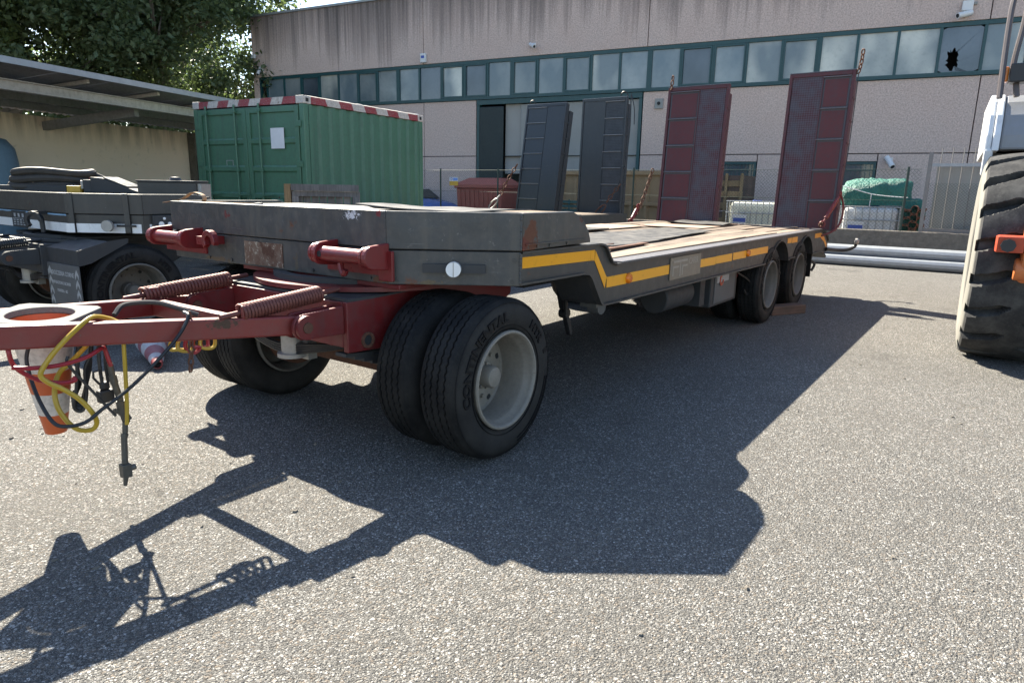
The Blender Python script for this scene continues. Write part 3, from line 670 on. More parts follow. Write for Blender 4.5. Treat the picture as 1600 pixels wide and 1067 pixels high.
# ------------------------------------------------------------ trees behind
def tree(name, x, y, top, rad, label, n, mat, seed, zlow=4.0, thin=1.0):
    r_ = random.Random(seed)
    T = empty(name, label, 'tree', (x,y,0), 0, 'tall trees behind the shed')
    tr = MB(); base = 0.42
    tr.tube(catmull([(0,0,0),(0.1,0.05,2.5),(0.0,0.2,5.0),(0.25,0.1,7.5),(0.1,0,top*0.8)], 6), 0.3, 9, rf=lambda f: 0.42*(1-f)+0.07)
    limbs = []
    for i in range(26):
        h = r_.uniform(3.4, top*0.78); a = r_.uniform(0, 6.283); L = rad*r_.uniform(0.55,1.0)*(1.0 if h < top*0.55 else 0.7)
        e = Vector((L*math.cos(a), L*math.sin(a), h+L*r_.uniform(0.15,0.75)))
        mpt = Vector((e.x*0.45, e.y*0.45, h+(e.z-h)*0.35))
        P = catmull([(0,0,h),mpt,e], 5); limbs.append(P)
        tr.tube(P, 0.1, 6, rf=lambda f: 0.15*(1-f)+0.025)
        for q in range(3):
            j = r_.randrange(4, len(P)); d = Vector((r_.uniform(-1,1),r_.uniform(-1,1),r_.uniform(-0.3,0.8)))*rad*0.33
            Q = [P[j], P[j]+d*0.5+Vector((0,0,0.1)), P[j]+d]; tr.tube(Q, 0.03, 5); limbs.append([Vector(v) for v in Q])
    tr.build('trunk', M['bark'], T, True)
    clumps = []
    for P in limbs:
        for v in P[len(P)//3:]:
            if r_.random() < 0.55*thin: clumps.append((v + Vector((r_.gauss(0,.35),r_.gauss(0,.35),r_.gauss(0,.3))), r_.uniform(0.45,1.15)))
    for i in range(int(150*thin)):
        a = r_.uniform(0,6.283); u = r_.uniform(-1,1); q = rad*(0.72+0.3*r_.random()); zc = (top+zlow)/2; hz = (top-zlow)/2
        clumps.append((Vector((q*math.cos(a)*math.sqrt(1-u*u*0.8), q*math.sin(a)*math.sqrt(1-u*u*0.8), zc+hz*u)), r_.uniform(0.4,1.1)))
    mb = MB(); vs = mb.v; fs = mb.f; per = max(1, n//len(clumps))
    for c, cr_ in clumps:
        for i in range(int(per*(0.5+cr_))):
            p = c + Vector((r_.gauss(0,1),r_.gauss(0,1),r_.gauss(0,0.8)))*cr_*0.55
            if p.z < zlow-0.8: continue
            nrm = Vector((r_.gauss(0,1),r_.gauss(0,1),r_.gauss(0.5,1))).normalized(); a = nrm.orthogonal().normalized(); a.rotate(Matrix.Rotation(r_.uniform(0,6.28),3,nrm)); b_ = nrm.cross(a)
            s_ = r_.uniform(0.07,0.14); o = len(vs)
            vs += [tuple(p-a*s_), tuple(p+b_*s_*0.62+nrm*s_*0.12), tuple(p+a*s_*1.1), tuple(p-b_*s_*0.62+nrm*s_*0.12)]; fs.append((o,o+1,o+2,o+3))
    me = bpy.data.meshes.new('crown'); me.from_pydata(vs, [], fs); me.materials.append(mat)
    o = bpy.data.objects.new('crown', me); COL.objects.link(o); o.parent = T
    return T
tree('plane_tree', 13.4, 28.6, 15.5, 6.3, 'big dark plane tree rising right beside the factory corner', 62000, M['leaf'], 11, 3.0)
tree('plane_tree', 8.3, 30.5, 16.5, 6.2, 'big leafy tree behind the middle of the shed roof', 56000, M['leaf'], 12, 3.0)
tree('poplar_tree', 3.6, 29.5, 15.0, 5.2, 'paler leafy tree at the far left over the shed roof', 26000, M['leaf2'], 13, 3.5, 0.8)
tree('plane_tree', 20.0, 44.0, 17.5, 6.5, 'distant tree peeking over the factory roof at its left end', 26000, M['leaf2'], 14, 4, 0.8)

# ------------------------------------------------------------ low wall, fence, gate
MB().box(13.45,13.75,-6,16.5,0,0.70).build('concrete_wall', M['lowwall'], None, bevel=0.02)
tag(bpy.data.objects['concrete_wall'], 'low old concrete wall along the foot of the wire fence', 'wall')
FE = empty('chain_link_fence', 'green chain link fence standing on the low concrete wall', 'fence', (13.6,0,0.7))
ys = [16.3,14.4,12.53,10.28,8.1,5.9,3.85,1.8,-0.26]
for y in ys:
    p = MB().cyl((0,y,0.0),(0,y,1.30),0.024,n=8).build('fence_post', M['post'], FE, True)
wires = MB(); yl, yr, zt, st = 16.3, -0.5, 1.24, 0.075
def wire(p0, p1, r=0.0022):
    p0 = Vector(p0); p1 = Vector(p1); d = (p1-p0).normalized(); a = Vector((1,0,0)); b_ = d.cross(a)
    vs = []
    for p in (p0,p1):
        for k in range(3):
            t_ = 2*math.pi*k/3; vs.append(p+a*(r*math.cos(t_))+b_*(r*math.sin(t_)))
    wires.add(vs, [(0,1,4,3),(1,2,5,4),(2,0,3,5)])
y = yr-zt
while y < yl:
    a0 = max(y, yr); a1 = min(y+zt, yl)
    wire((0.003,a0,a0-y),(0.003,a1,a1-y)); wire((-0.003,a0,zt-(a0-y)),(-0.003,a1,zt-(a1-y))); y += st
tag(wires.build('wire_mesh', M['mesh'], FE), kind='stuff')
MB().cyl((0.03,yl,1.25),(0.03,yr,1.25),0.004,n=5).cyl((0.03,yl,0.62),(0.03,yr,0.62),0.004,n=5).build('tension_wire', M['mesh'], FE)
GA = empty('wire_gate', 'tall barred gate with mesh right of the green tarpaulin', 'gate', (13.62,-0.62,0.7))
MB().box(-0.03,0.03,-0.035,0.035,-0.7,1.58).build('gate_post', M['gatebar'], GA); MB().box(-0.03,0.03,-2.235,-2.165,-0.7,1.58).build('gate_post', M['gatebar'], GA)
MB().box(-0.02,0.02,-2.16,-0.04,1.30,1.36).build('top_rail', M['galv'], GA); MB().box(-0.02,0.02,-2.16,-0.04,0.02,0.08).build('bottom_rail', M['gatebar'], GA)
for i in range(11):
    y = -0.18-i*0.185; MB().cyl((0.032,y,0.02),(0.032,y,1.66),0.009,n=6).build('bar', M['gatebar'], GA)
w2 = MB(); wires = w2
for i in range(46):
    y = -2.16-0.55+i*0.06
    a0 = max(y,-2.16); a1 = min(y+0.9,-0.04)
    if a1 > a0: wire((-0.03,a0,0.08+a0-y),(-0.03,a1,0.08+a1-y)); wire((-0.034,a0,0.98-(a0-y)),(-0.034,a1,0.98-(a1-y)))
tag(w2.build('wire_mesh', M['mesh'], GA), kind='stuff')
MB().box(0.20,0.24,-2.1,-0.12,0.0,1.33).build('sheet_panel', M['doorgrey'], GA)
t = empty('fence_sign', 'small sign of white and blue over yellow hung on the fence', 'sign', (13.56,11.95,1.62))
MB().box(-0.01,0,-0.17,0.17,0.0,0.12).build('upper_panel', M['white_plastic'], t); MB().box(-0.01,0,-0.17,0.17,-0.13,-0.003).build('lower_panel', M['yellow_paint'], t)
tx = MB(); text_on(tx, 'D', 0.12, (-0.0105,0.08,0.06), (0,-1,0), (0,0,1), (-1,0,0), 0.001, bold=0.003); tx.build('lettering', M['blue_label'], t)
MB().box(-0.013,-0.0102,-0.16,0.02,0.02,0.10).build('blue_field', M['car_blue'], t)

# ------------------------------------------------------------ shared running gear
def strip(mb, path, th, y0, y1):                 # bent flat bar following a path in x-z
    P = [Vector((p[0], p[1])) for p in path]; n = len(P); off = []
    for i in range(n):
        d = Vector((0,0))
        if i > 0: d += (P[i]-P[i-1]).normalized()
        if i < n-1: d += (P[i+1]-P[i]).normalized()
        d.normalize(); off.append(P[i]+Vector((d.y,-d.x))*th)
    vs = []
    for y in (y0, y1):
        vs += [(p.x,y,p.y) for p in P] + [(p.x,y,p.y) for p in off]
    fs = []
    for i in range(n-1):
        a,b_,c,d = i,i+1,n+i+1,n+i; o = 2*n
        fs += [(a,b_,c,d),(o+a,o+d,o+c,o+b_),(a,o+a,o+b_,b_),(d,c,o+c,o+d)]
    fs += [(0,n,3*n,2*n),(n-1,3*n-1,4*n-1,2*n-1)]
    mb.add(vs, fs); return mb
TR = 0.43
def tyre_mesh():
    w = 0.26
    prof = [(.250,.035,0),(.262,.022,0),(.285,.010,0),(.33,.001,0),(.372,.004,0),(.392,.012,0),(.408,.020,0),(.414,.028,0),(.424,.036,0)]
    g = [.068,.110,.152,.194]
    prof.append((.429,.050,0))
    for c in g:
        prof += [(.430,c-.006,.004),(.421,c-.003,.004),(.421,c+.003,.004),(.430,c+.006,.004)]
    prof += [(.429,w-.050,0),(.424,w-.036,0),(.414,w-.028,0),(.408,w-.02,0),(.392,w-.012,0),(.372,w-.004,0),(.33,w-.001,0),(.285,w-.01,0),(.262,w-.022,0),(.25,w-.035,0)]
    return MB().lathe([(r,l) for r,l,_ in prof], n=132, axis='y', zig=[z for _,_,z in prof])
def lettering_mb():
    mb = MB(); rt = 0.336
    for txt, ang, sz in (('CONTINENTAL', 142, .066), ('HTR', 42, .058)):
        vs, fs = text_geo(txt, sz*1.06, 0.004, 0.0022)
        mb.add([( (rt+v[1])*math.cos(R(ang)-v[0]*1.22/rt), -0.0005-v[2], (rt+v[1])*math.sin(R(ang)-v[0]*1.22/rt)) for v in vs], fs)
    mb.lathe([(.405,.0135),(.4075,.0135),(.4075,.0165),(.405,.0165)], n=72, axis='y', closed=True)
    mb.lathe([(.290,.0035),(.292,.0035),(.292,.009),(.290,.009)], n=72, axis='y', closed=True)
    for (a0,a1,r0,r1) in ((-75,-8,.352,.356),(-75,-8,.372,.376),(14,18,.34,.38)):
        mb.lathe([(r0,-.003),(r1,-.003),(r1,.006),(r0,.006)], n=20, axis='y', closed=True, a0=R(a0), a1=R(a1))
    vs, fs = text_geo('REGROOVABLE', .022, 0.0015, 0)
    mb.add([((.362-v[1])*math.cos(R(-38)+v[0]*1.5/.36), -0.0005-v[2], (.362-v[1])*math.sin(R(-38)+v[0]*1.5/.36)) for v in vs], fs)
    return mb
def rim_mesh():
    prof = [(.254,.034),(.262,.022),(.264,.006),(.259,-.002),(.250,-.003),(.244,.004),(.240,.016),(.238,.034),(.228,.050),(.222,.07),(.222,.205),(.214,.216),(.19,.219),(.165,.212),(.12,.212),(.095,.218),(.06,.218)]
    return MB().lathe(prof, n=64, axis='y')
_protow = {}
def dual_wheel(parent, x, y, rz=0.0, rim='rim', tyre='tyre', letter=True, z=TR):
    """outer and inner wheel of a pair: wheel > tyre, hub_cap"""
    k = (rim, tyre)
    if k not in _protow:
        w = rim_mesh().build('wheel', M[rim], None, True, ang=28)
        t_ = tyre_mesh().build('tyre', M[tyre], w, True, ang=28)
        h = MB().lathe([(.075,.217),(.075,.16),(.072,.152),(.062,.150),(.060,.10),(.052,.088),(.030,.082),(0,.081)], n=24, axis='y')
        for i in range(8):
            a = 2*math.pi*i/8; h.cyl((.067*math.cos(a),.152,.067*math.sin(a)),(.067*math.cos(a),.140,.067*math.sin(a)),.007,n=6)
        h.build('hub_cap', M[rim], w, True)
        nb = MB()
        for i in range(10):
            a = 2*math.pi*i/10; c = (.142*math.cos(a),.0,.142*math.sin(a)); nb.cyl((c[0],.212,c[2]),(c[0],.196,c[2]),.012,n=6)
        nb.build('wheel_nuts', M[rim], w)
        hb = MB()
        for i in range(10):
            a = 2*math.pi*(i+.5)/10; c = (.198*math.cos(a),.0,.198*math.sin(a)); hb.cyl((c[0],.2165,c[2]),(c[0],.232,c[2]),.017,n=10)
        hb.build('vent_holes', M['dark'], w)
        l_ = lettering_mb().build('tyre_lettering', M['tyre_text'], w)
        i_ = MB().lathe([(.254,.034),(.262,.022),(.264,.006),(.25,-.003),(.24,.03),(.225,.06),(.225,.18),(.16,.20),(.15,.20),(.08,.2),(.0,.2)], n=48, axis='y').build('wheel', M['rim_dark'], None, True)
        dup(t_, i_)
        _protow[k] = (w, i_, l_); 
        for o in [w, i_]: o['proto'] = 1
    w, i_, l_ = _protow[k]
    s = -1 if abs(rz) > 1 else 1
    a = dup(w, parent, (x,y,z), (0,0,rz)); b_ = dup(i_, parent, (x,y+s*0.57,z), (0,0,rz+math.pi))
    for o in (a, b_):
        if 'proto' in o: del o['proto']
    if not letter:
        for ch in list(a.children):
            if ch.name.startswith('tyre_lettering'): bpy.data.objects.remove(ch)
    return a
def coil_spring(parent, p0, p1, r=0.036, wr=0.0075, turns=26, mat='spring', name='spring'):
    p0 = Vector(p0); p1 = Vector(p1); d = p1-p0; L = d.length; d.normalize(); a = d.orthogonal().normalized(); b_ = d.cross(a)
    pts = []
    for i in range(turns*12+1):
        t_ = i/(turns*12); w = 2*math.pi*turns*t_; pts.append(p0+d*(L*t_)+a*(r*math.cos(w))+b_*(r*math.sin(w)))
    mb = MB().tube(pts, wr, 6).cyl(p0-d*0.10, p0+d*0.02, 0.013, n=8).cyl(p1-d*0.02, p1+d*0.12, 0.013, n=8)
    return mb.build(name, M[mat], parent, True, ang=60)
def lug_poly(cx, cz, r, x_back, n=10):
    pts = [(x_back, cz-r*1.15)]
    pts += [(cx+r*math.cos(R(a)), cz+r*math.sin(R(a))) for a in [270-180*i/n for i in range(n+1)]]
    pts += [(x_back, cz+r*1.15)]
    return pts
XZ = lambda u, v, t: (u, t, v)
def dolly(root, red, bar, dark, center=1.19, spring='spring'):
    y0, y1 = center-0.57, center+0.57
    # turntable and box frame
    mb = MB()
    side = [(-.45,.575),(.10,.545),(.75,.62),(.95,.73),(.95,.875),(-.30,.838),(-.45,.835)]
    mb.prism(side, XZ, y0, y0+.035).prism(side, XZ, y1-.035, y1)
    mb.box(-.452,-.42,y0+.0355,y1-.0355,.60,.834)
    mb.box(.92,.948,y0+.0355,y1-.0355,.74,.874)
    mb.build('dolly_frame', M[red], root, bevel=.005)
    MB().box(-.44,.915,y0+.001,y1-.001,.836,.850).build('top_plate', M['grey_dark'], root)
    MB().box(-.20,.93,y0-.12,y1+.12,.884,.910).build('upper_frame', M[red], root, bevel=.004)
    MB().lathe([(.70,.858),(.70,.8835),(.57,.8835),(.57,.858)], c=(.25,center,0), n=64, axis='z', closed=True).build('bearing_flange', M[red], root, True)
    MB().lathe([(.56,.8505),(.56,.878),(.50,.878),(.50,.8505)], c=(.20,center,0), n=64, axis='z', closed=True).lathe([(.545,.880),(.545,.912),(.48,.912),(.48,.880)], c=(.20,center,0), n=64, axis='z', closed=True).build('turntable_ring', M['grey_dark'], root, True)
    for (px, pz) in ((-.32,.625),):
        MB().lathe([(.028,-.006),(.042,-.006),(.042,.004),(.028,.004)], c=(px,y0-.004,pz), n=24, axis='y', closed=True).build('tube_end', M['rust'], root, True)
        MB().cyl((px,y0-.002,pz),(px,y0+.03,pz),.028,n=20).build('tube_bore', M['dark'], root)
    for s, yy in ((-1,y0),(1,y1)):
        MB().box(-.60,-.425,yy-s*.0-.0 if s<0 else yy-.02, yy+.02 if s<0 else yy, .60,.80) if False else None
    for yy in (y0+.02, y1-.16):
        for k in (0.0, .075):
            MB().prism(lug_poly(-.69,.745,.062,-.451), XZ, yy+k, yy+k+.022).build('hinge_lug', M[red], root, bevel=.004)
        MB().cyl((-.69,yy-.03,.745),(-.69,yy+.125,.745),.026,n=16).build('hinge_pin', M['rust'], root, True)
        MB().lathe([(.027,-.02),(.058,-.02),(.058,-.002),(.027,-.002)], c=(-.69,yy-.004,.745), n=24, axis='y', closed=True).build('hinge_washer', M[red], root, True)
    MB().box(-.447,-.4525,y0+.12,y0+.14,.60,.83).build('gusset', M[red], root)
    # drawbar
    zl = lambda x: .748+(-.69-x)*.077
    near0 = Vector((-.69,y0+.085,zl(-.69))); tip = Vector((-2.42,center,zl(-2.42)))
    far0 = Vector((-.69,y1-.115,zl(-.69)))
    tn = tip+Vector((0,-.05,0)); tf = tip+Vector((0,.05,0))
    MB().bar(near0,tn,.06,.092).build('drawbar_beam', M[bar], root, bevel=.008); MB().bar(far0,tf,.06,.092).build('drawbar_beam', M[bar], root, bevel=.008)
    fa = (-.92+.69)/(-2.42+.69); a = near0.lerp(tn, fa); b_ = far0.lerp(tf, fa)
    MB().bar(a+Vector((0,.033,.0)), b_-Vector((0,.033,0)), .05,.084).build('drawbar_crossbar', M[bar], root, bevel=.006)
    MB().torus(tip+Vector((-.10,0,0)),(0,0,1),.065,.03,20,8).build('towing_eye', M['steel'], root, True)
    # springs between drawbar and frame
    coil_spring(root, (a.x-.02,a.y-.0,.835), (-.50,y0+.14,.873), mat=spring)
    coil_spring(root, (b_.x-.05,b_.y+.0,.832), (-.46,y1-.14,.868), mat=spring)
    for p in (a, b_):
        MB().box(p.x-.03,p.x+.03,p.y-.028,p.y-.010,p.z+.044,p.z+.105).box(p.x-.03,p.x+.03,p.y+.010,p.y+.028,p.z+.044,p.z+.105).build('spring_bracket', M[bar], root, bevel=.008)
    # axle, leaf springs, brake parts
    MB().box(.02,.14,.55,center*2-.55,.33,.45).build('axle', M['rust'] if red == 'red' else M['grey_dark'], root, bevel=.015)
    for yy in (y0+.03, y1-.11):
        mb = MB()
        for i in range(5):
            L = .52-.06*i; zz = .535-.022*i; strip(mb, [(.08-L,zz+.03),(.08-L*.5,zz+.005),(.08,zz-.003),(.08+L*.5,zz+.005),(.08+L,zz+.03)], .018, yy, yy+.08)
        mb.build('leaf_spring', M['grey_dark'], root)
    MB().cyl((-.36,y1-.56,.47),(-.36,y1-.56,.655),.062,n=20).cyl((-.36,y1-.56,.455),(-.36,y1-.56,.478),.085,n=20).cyl((-.36,y1-.56,.56),(-.30,y1-.62,.58),.02,n=10).build('brake_cylinder', M['alu'], root, True)
    MB().cyl((-.30,y1-.62,.60),(-.30,y1-.62,.56),.045,n=14).bar((-.30,y1-.62,.56),(.0,y1-.64,.47),.03,.03).box(-.33,-.27,y1-.66,y1-.58,.44,.55).build('brake_lever', M['alu'], root, True)
    for k in range(4):
        q = catmull([(-.36,y1-.10+.02*k,.60-.01*k),(-.38,y1-.35,.53-.012*k),(-.37,y1-.55,.52-.015*k),(-.36,y0+.3,.56-.01*k),(-.2,y0+.06+.02*k,.56),(.1,y0-.02,.55-.02*k)], 8)
        MB().tube(q, .011, 6).build('brake_hose', M['cable'], root, True)
    for k in range(3):
        q = catmull([(.3,y0-.03,.60-.022*k),(.05,y0-.05-.01*k,.575-.02*k),(-.15,y0-.02,.565-.018*k),(-.38,y0+.12,.57-.02*k)], 8)
        MB().tube(q, .010, 6).build('air_pipe', M['cable'], root, True)
    for ya_ in (.57,center*2-.66): MB().cyl((.08,ya_,.43),(.08,ya_+.09,.43),.19,n=32).build('brake_drum', M['rust'], root, True)
    dual_wheel(root, .08, 0.0, 0.0, 'rim' if red == 'red' else 'rim_dark')
    dual_wheel(root, .08, center*2, math.pi, 'rim_dark')

def gooseneck(root, matf, mats, zb, zs, zt, W=2.72):
    P = [(.87,0.0),(.17,0.0),(-.23,.55),(-.23,W-.10),(-.15,W),(.87,W)]
    def inner(pts, d):
        out = []
        for i in range(len(pts)):
            n = Vector((0,0))
            if i > 0: e = Vector(pts[i])-Vector(pts[i-1]); n += Vector((e.y,-e.x)).normalized()
            if i < len(pts)-1: e = Vector(pts[i+1])-Vector(pts[i]); n += Vector((e.y,-e.x)).normalized()
            n.normalize()
            if i > 0 and i < len(pts)-1:
                e = (Vector(pts[i])-Vector(pts[i-1])).normalized(); k = max(.5, n.dot(Vector((e.y,-e.x)))); out.append(Vector(pts[i])+n*(d/k))
            else: out.append(Vector(pts[i])+n*d)
        return [(v.x,v.y) for v in out]
    nm = ['side_panel','corner_panel','front_panel','corner_panel','side_panel']
    I = inner(P, -.04); 
    if Vector(I[2]).x < Vector(P[2]).x: I = inner(P, .04)
    O = inner(P, -.012) if I == inner(P, .04) else inner(P, .012)
    XY = lambda u, v, t: (u, v, t)
    for i in range(5):
        q = [P[i],P[i+1],I[i+1],I[i]]
        if i == 0: q = [(.86,0.0),(.171,0.0),(I[1][0],I[1][1]),(.86,I[0][1])]; 
        # lower skirt (near side has the beam instead behind x=.17)
        mt = mats if i == 0 else matf
        if i > 0: MB().prism(q, XY, zb, zs-.006).build(nm[i], M[mt], root, bevel=.004)
        # upper board
        if i in (0,4):
            yy = (O[0][1], I[0][1]) if i == 0 else (I[5][1], O[5][1])
            poly = [(O[1][0] if i == 0 else O[4][0], zs),(.872,zs+.01),(.868,zs+.03),(.845,zs+.075),(.80,zs+.125),(.74,zs+.165),(.66,zt),(O[1][0] if i == 0 else O[4][0],zt)]
            if i == 0: poly[0] = (.172,zs); poly[-1] = (.172,zt)
            else: poly[0] = (-.15,zs); poly[-1] = (-.15,zt)
            MB().prism(poly, XZ, yy[0], yy[1]).build('side_board', M[mats], root, bevel=.005)
        else:
            qq = [O[i],O[i+1],I[i+1],I[i]]
            if i == 1: qq[0] = (.168,-.012)
            MB().prism(qq, XY, zs, zt).build({1:'corner_board',2:'front_board',3:'corner_board'}[i], M[matf], root, bevel=.005)
    fl = [(.85,.045)]+[(x+(.006 if k < 3 else 0), y) for k,(x,y) in enumerate(I[1:5])]+[(.85,W-.045)]
    MB().prism(fl, XY, zt-.035, zt-.022).build('top_plate', M[mats], root)
    MB().prism(fl, XY, zb+.003, zb+.017).build('bottom_plate', M['grey_dark'], root)
    MB().box(.80,.846,.05,W-.05,zb+.02,zt-.04).build('rear_wall', M[mats], root)

def ramp(root, x, ya, yb, z0, z1, lean, frame, panel, checker, checker_left, edge, rungs=5, th=.11, ring=None):
    """upright loading ramp: frame > checker_plate, panel, rung"""
    H = z1-z0; wd = yb-ya; t2 = th*2
    fr = MB()
    for xa, xb in ((0, th*.85), (th*1.05, t2)):                      # two folded halves, one behind the other
        fr.box(xa,xb,0,.04,0,H if xa == 0 else H-.12).box(xa,xb,wd-.04,wd,0,H if xa == 0 else H-.12)
        fr.box(xa,xb-.002,.041,wd-.041,(H if xa == 0 else H-.12)-.05,H if xa == 0 else H-.12).box(xa+.05,xb,.041,wd-.041,0,.06)
    for k in range(1, 5): fr.box(.04,th*.8,.041,wd-.041,H*k/5-.02,H*k/5+.02)
    for k in range(1, 7): fr.box(.01,t2-.02,-.008,-.001,H*k/7.2-.012,H*k/7.2+.012)
    fr.box(th*.9,th*1.0,.02,wd-.02,.0,H-.2)
    o = fr.build('ramp', M[frame], root, bevel=.004, loc=(x,ya,z0)); o.rotation_euler = (0,lean,0)
    mid = wd*.47; tr = .045
    # y grows to the left in the picture
    ck = (mid, wd-tr) if checker_left else (tr, mid)
    pl = (tr, mid) if checker_left else (mid, wd-tr)
    MB().box(.012,.022,ck[0]+.002,ck[1]-.001,.0,H-.051).build('checker_plate', M[checker], o)
    n = rungs; h = (H-.055)/n
    MB().box(.019,.026,pl[0]+.001,pl[1]-.002,.004,H-.056).build('backing_plate', M['wear' if frame == 'ramp_red2' else frame], o)
    for i in range(n):
        mg = .028 if frame == 'ramp_red2' else .006
        MB().box(.014,.0185,pl[0]+mg,pl[1]-mg,h*i+.012,h*(i+1)-.024-mg*.7).build('panel', M[panel], o)
        MB().box(-.010,.0155,pl[0]-.0,pl[1]+.0,h*(i+1)-.020,h*(i+1)-.006).build('rung', M[edge], o, bevel=.003)
    MB().box(.004,.0115,mid-.006,mid+.006,.01,H-.055).build('centre_bar', M[frame], o)
    MB().box(-.004,th*.6,.0,wd,H+.001,H+.012).build('top_edge', M[edge], o)
    if ring is not None:
        rr = MB().torus((.03,ring*wd,H+.03),(1,0,.2),.075,.012,18,6); rr.build('lifting_ring', M['black'] if frame != 'ramp_red2' else M['rust'], o, True)
    return o

# ------------------------------------------------------------ the main lowbed trailer
LT = empty('lowbed_trailer', 'long grey lowbed trailer with red steering dolly and two dark red ramps', 'trailer', (0,0,0))
gooseneck(LT, 'grey_front', 'grey_side', .913, 1.094, 1.285)
# weld beads down the corners of the front platform, bolts along its lower edge
for (wx, wy) in ((-.236,.553),(.164,-.004)):
    for za, zb_ in ((.925,1.082),(1.10,1.278)):
        MB().tube([(wx+rnd.uniform(-.002,.002), wy+rnd.uniform(-.002,.002), za+(zb_-za)*i/22) for i in range(23)], .006, 6, rf=lambda f: .0055+.0018*math.sin(f*60)).build('weld_bead', M['grey_front'], LT, True)
for wy in (.68,1.15,1.95,2.2): MB().cyl((-.2305,wy,.935),(-.238,wy,.935),.011,n=6).build('bolt', M['grey_front'], LT)
for wx in (.30,.42,.60): MB().cyl((wx,-.0125,1.112),(wx,-.019,1.112),.008,n=6).build('bolt', M['grey_side'], LT)
MB().box(.19,.80,-.021,-.0125,1.122,1.130).build('weld_strip', M['grey_side'], LT)
# side beam
top = [(.19,1.090),(1.03,1.090),(1.09,1.080),(1.13,1.055),(1.17,1.005),(1.21,.965),(1.27,.948),(1.36,.945),(4.5,.945),(7.30,.945)]
def arc(cx, cz, r, a0, a1, n=9): return [(cx+r*math.cos(R(a0+(a1-a0)*i/n)), cz+r*math.sin(R(a0+(a1-a0)*i/n))) for i in range(n+1)]
A1 = arc(5.27,.46,.43,148,25); A2 = arc(6.50,.46,.43,146,25)
bot = [(.175,.915),(.84,.913),(.90,.905),(.935,.88),(1.06,.72),(1.085,.698),(1.12,.690),(4.80,.672)]+A1+[(5.74,.66),(6.08,.66)]+A2+[(6.95,.64),(7.30,.64)]
tail_top = [(7.30,.945),(7.50,.915),(7.72,.85),(7.88,.77)]; tail_bot = [(7.30,.64),(7.60,.62),(7.88,.62)]
web = MB(); web.prism(top+tail_top[1:]+list(reversed(bot+tail_bot[1:])), XZ, .022, .040)
web.build('side_beam', M['grey'], LT)
fl = MB(); strip(fl, list(reversed(top+tail_top[1:])), -.012, 0.0, .0215); fl.build('top_flange', M['grey'], LT)
fl = MB(); strip(fl, bot+tail_bot[1:], -.012, 0.0, .0215); fl.build('bottom_flange', M['grey'], LT)
MB().box(.172,.186,0,.0215,.928,1.077).build('end_plate', M['grey'], LT)
# gooseneck box web behind the drop, rear arches as mudguards
dr = MB(); strip(dr, [(.90,.905),(.935,.88),(1.06,.72),(1.085,.698)], -.012, .0405, .30); dr.build('drop_plate', M['grey_dark'], LT)
MB().box(1.09,4.50,.041,.28,.70,.72).build('beam_floor', M['grey_dark'], LT); MB().box(1.09,4.50,.265,.28,.721,.87).build('inner_web', M['grey_dark'], LT)
for A, xc in ((A1,5.27),(A2,6.5)):
    mb = MB(); strip(mb, A, -.012, .0405, .62); mb.build('mudguard', M['grey_dark'], LT)
# far side beam
MB().prism(top+tail_top[1:]+list(reversed(bot+tail_bot[1:])), XZ, 2.50, 2.53).build('side_beam', M['grey'], LT)
for x in (1.6,2.5,3.4,4.3,5.3,6.3,7.2): MB().box(x,x+.08,.41,2.49,.80 if x < 4.6 else .86,.874).build('cross_member', M['grey_dark'], LT)
for y in (.80,1.64): MB().box(1.36,7.28,y,y+.12,.70,.858).build('chassis_beam', M['grey_dark'], LT)
# reflective tape
def tape(pts, z):  # quad strips on the web face
    mb = MB()
    for a, b_ in zip(pts[:-1], pts[1:]): pass
def tape_seg(x0, z0a, z0b, x1, z1a, z1b, mat='tape', y=.0185):
    mb = MB().add([(x0,y,z0a),(x1,y,z1a),(x1,y,z1b),(x0,y,z0b),(x0,y+.002,z0a),(x1,y+.002,z1a),(x1,y+.002,z1b),(x0,y+.002,z0b)],[(0,1,2,3),(4,7,6,5),(0,4,5,1),(1,5,6,2),(2,6,7,3),(3,7,4,0)])
    return mb.build('reflective_tape', M[mat], LT)
tape_seg(.19,1.0,1.058,.935,.988,1.05); tape_seg(.937,.988,1.05,.985,.985,1.05)
mb = MB(); y = .0185
mb.add([(.988,y,.985),(1.135,y,.800),(1.155,y,.868),(.995,y,1.045),(.988,y+.002,.985),(1.135,y+.002,.800),(1.155,y+.002,.868),(.995,y+.002,1.045)],[(0,1,2,3),(4,7,6,5),(0,4,5,1),(1,5,6,2),(2,6,7,3),(3,7,4,0)])
mb.build('reflective_tape', M['tape'], LT)
for a, b_ in ((1.158,1.44),(1.485,2.155),(2.80,3.18),(3.182,3.62),(3.65,4.05),(4.13,4.80)): tape_seg(a,.800 if a<2.5 else .795,.868 if a<2.5 else .862,b_,.798 if a<2.5 else .79,.868 if a<2.5 else .86)
tape_seg(5.60,.845,.905,5.78,.845,.905); tape_seg(5.80,.84,.905,6.06,.84,.905); tape_seg(7.0,.84,.90,7.35,.84,.90)
tape_seg(7.36,.83,.895,7.62,.76,.82); tape_seg(7.63,.75,.81,7.8,.66,.72)
for x in (1.463,4.09):
    lm = MB().lathe([(0,-.024),(.025,-.022),(.034,-.012),(.036,0.0)], c=(x,.0185,.832), n=20, axis='y').build('marker_lamp', M['amber'], LT, True)
    q = MB()
    for k in range(6):
        a = k*math.pi/3; q.bar((x,-.0052,.832),(x+.026*math.cos(a),-.0045,.832+.026*math.sin(a)),.003,.002,(0,1,0))
    q.build('lens_rib', M['orange_red'], lm)
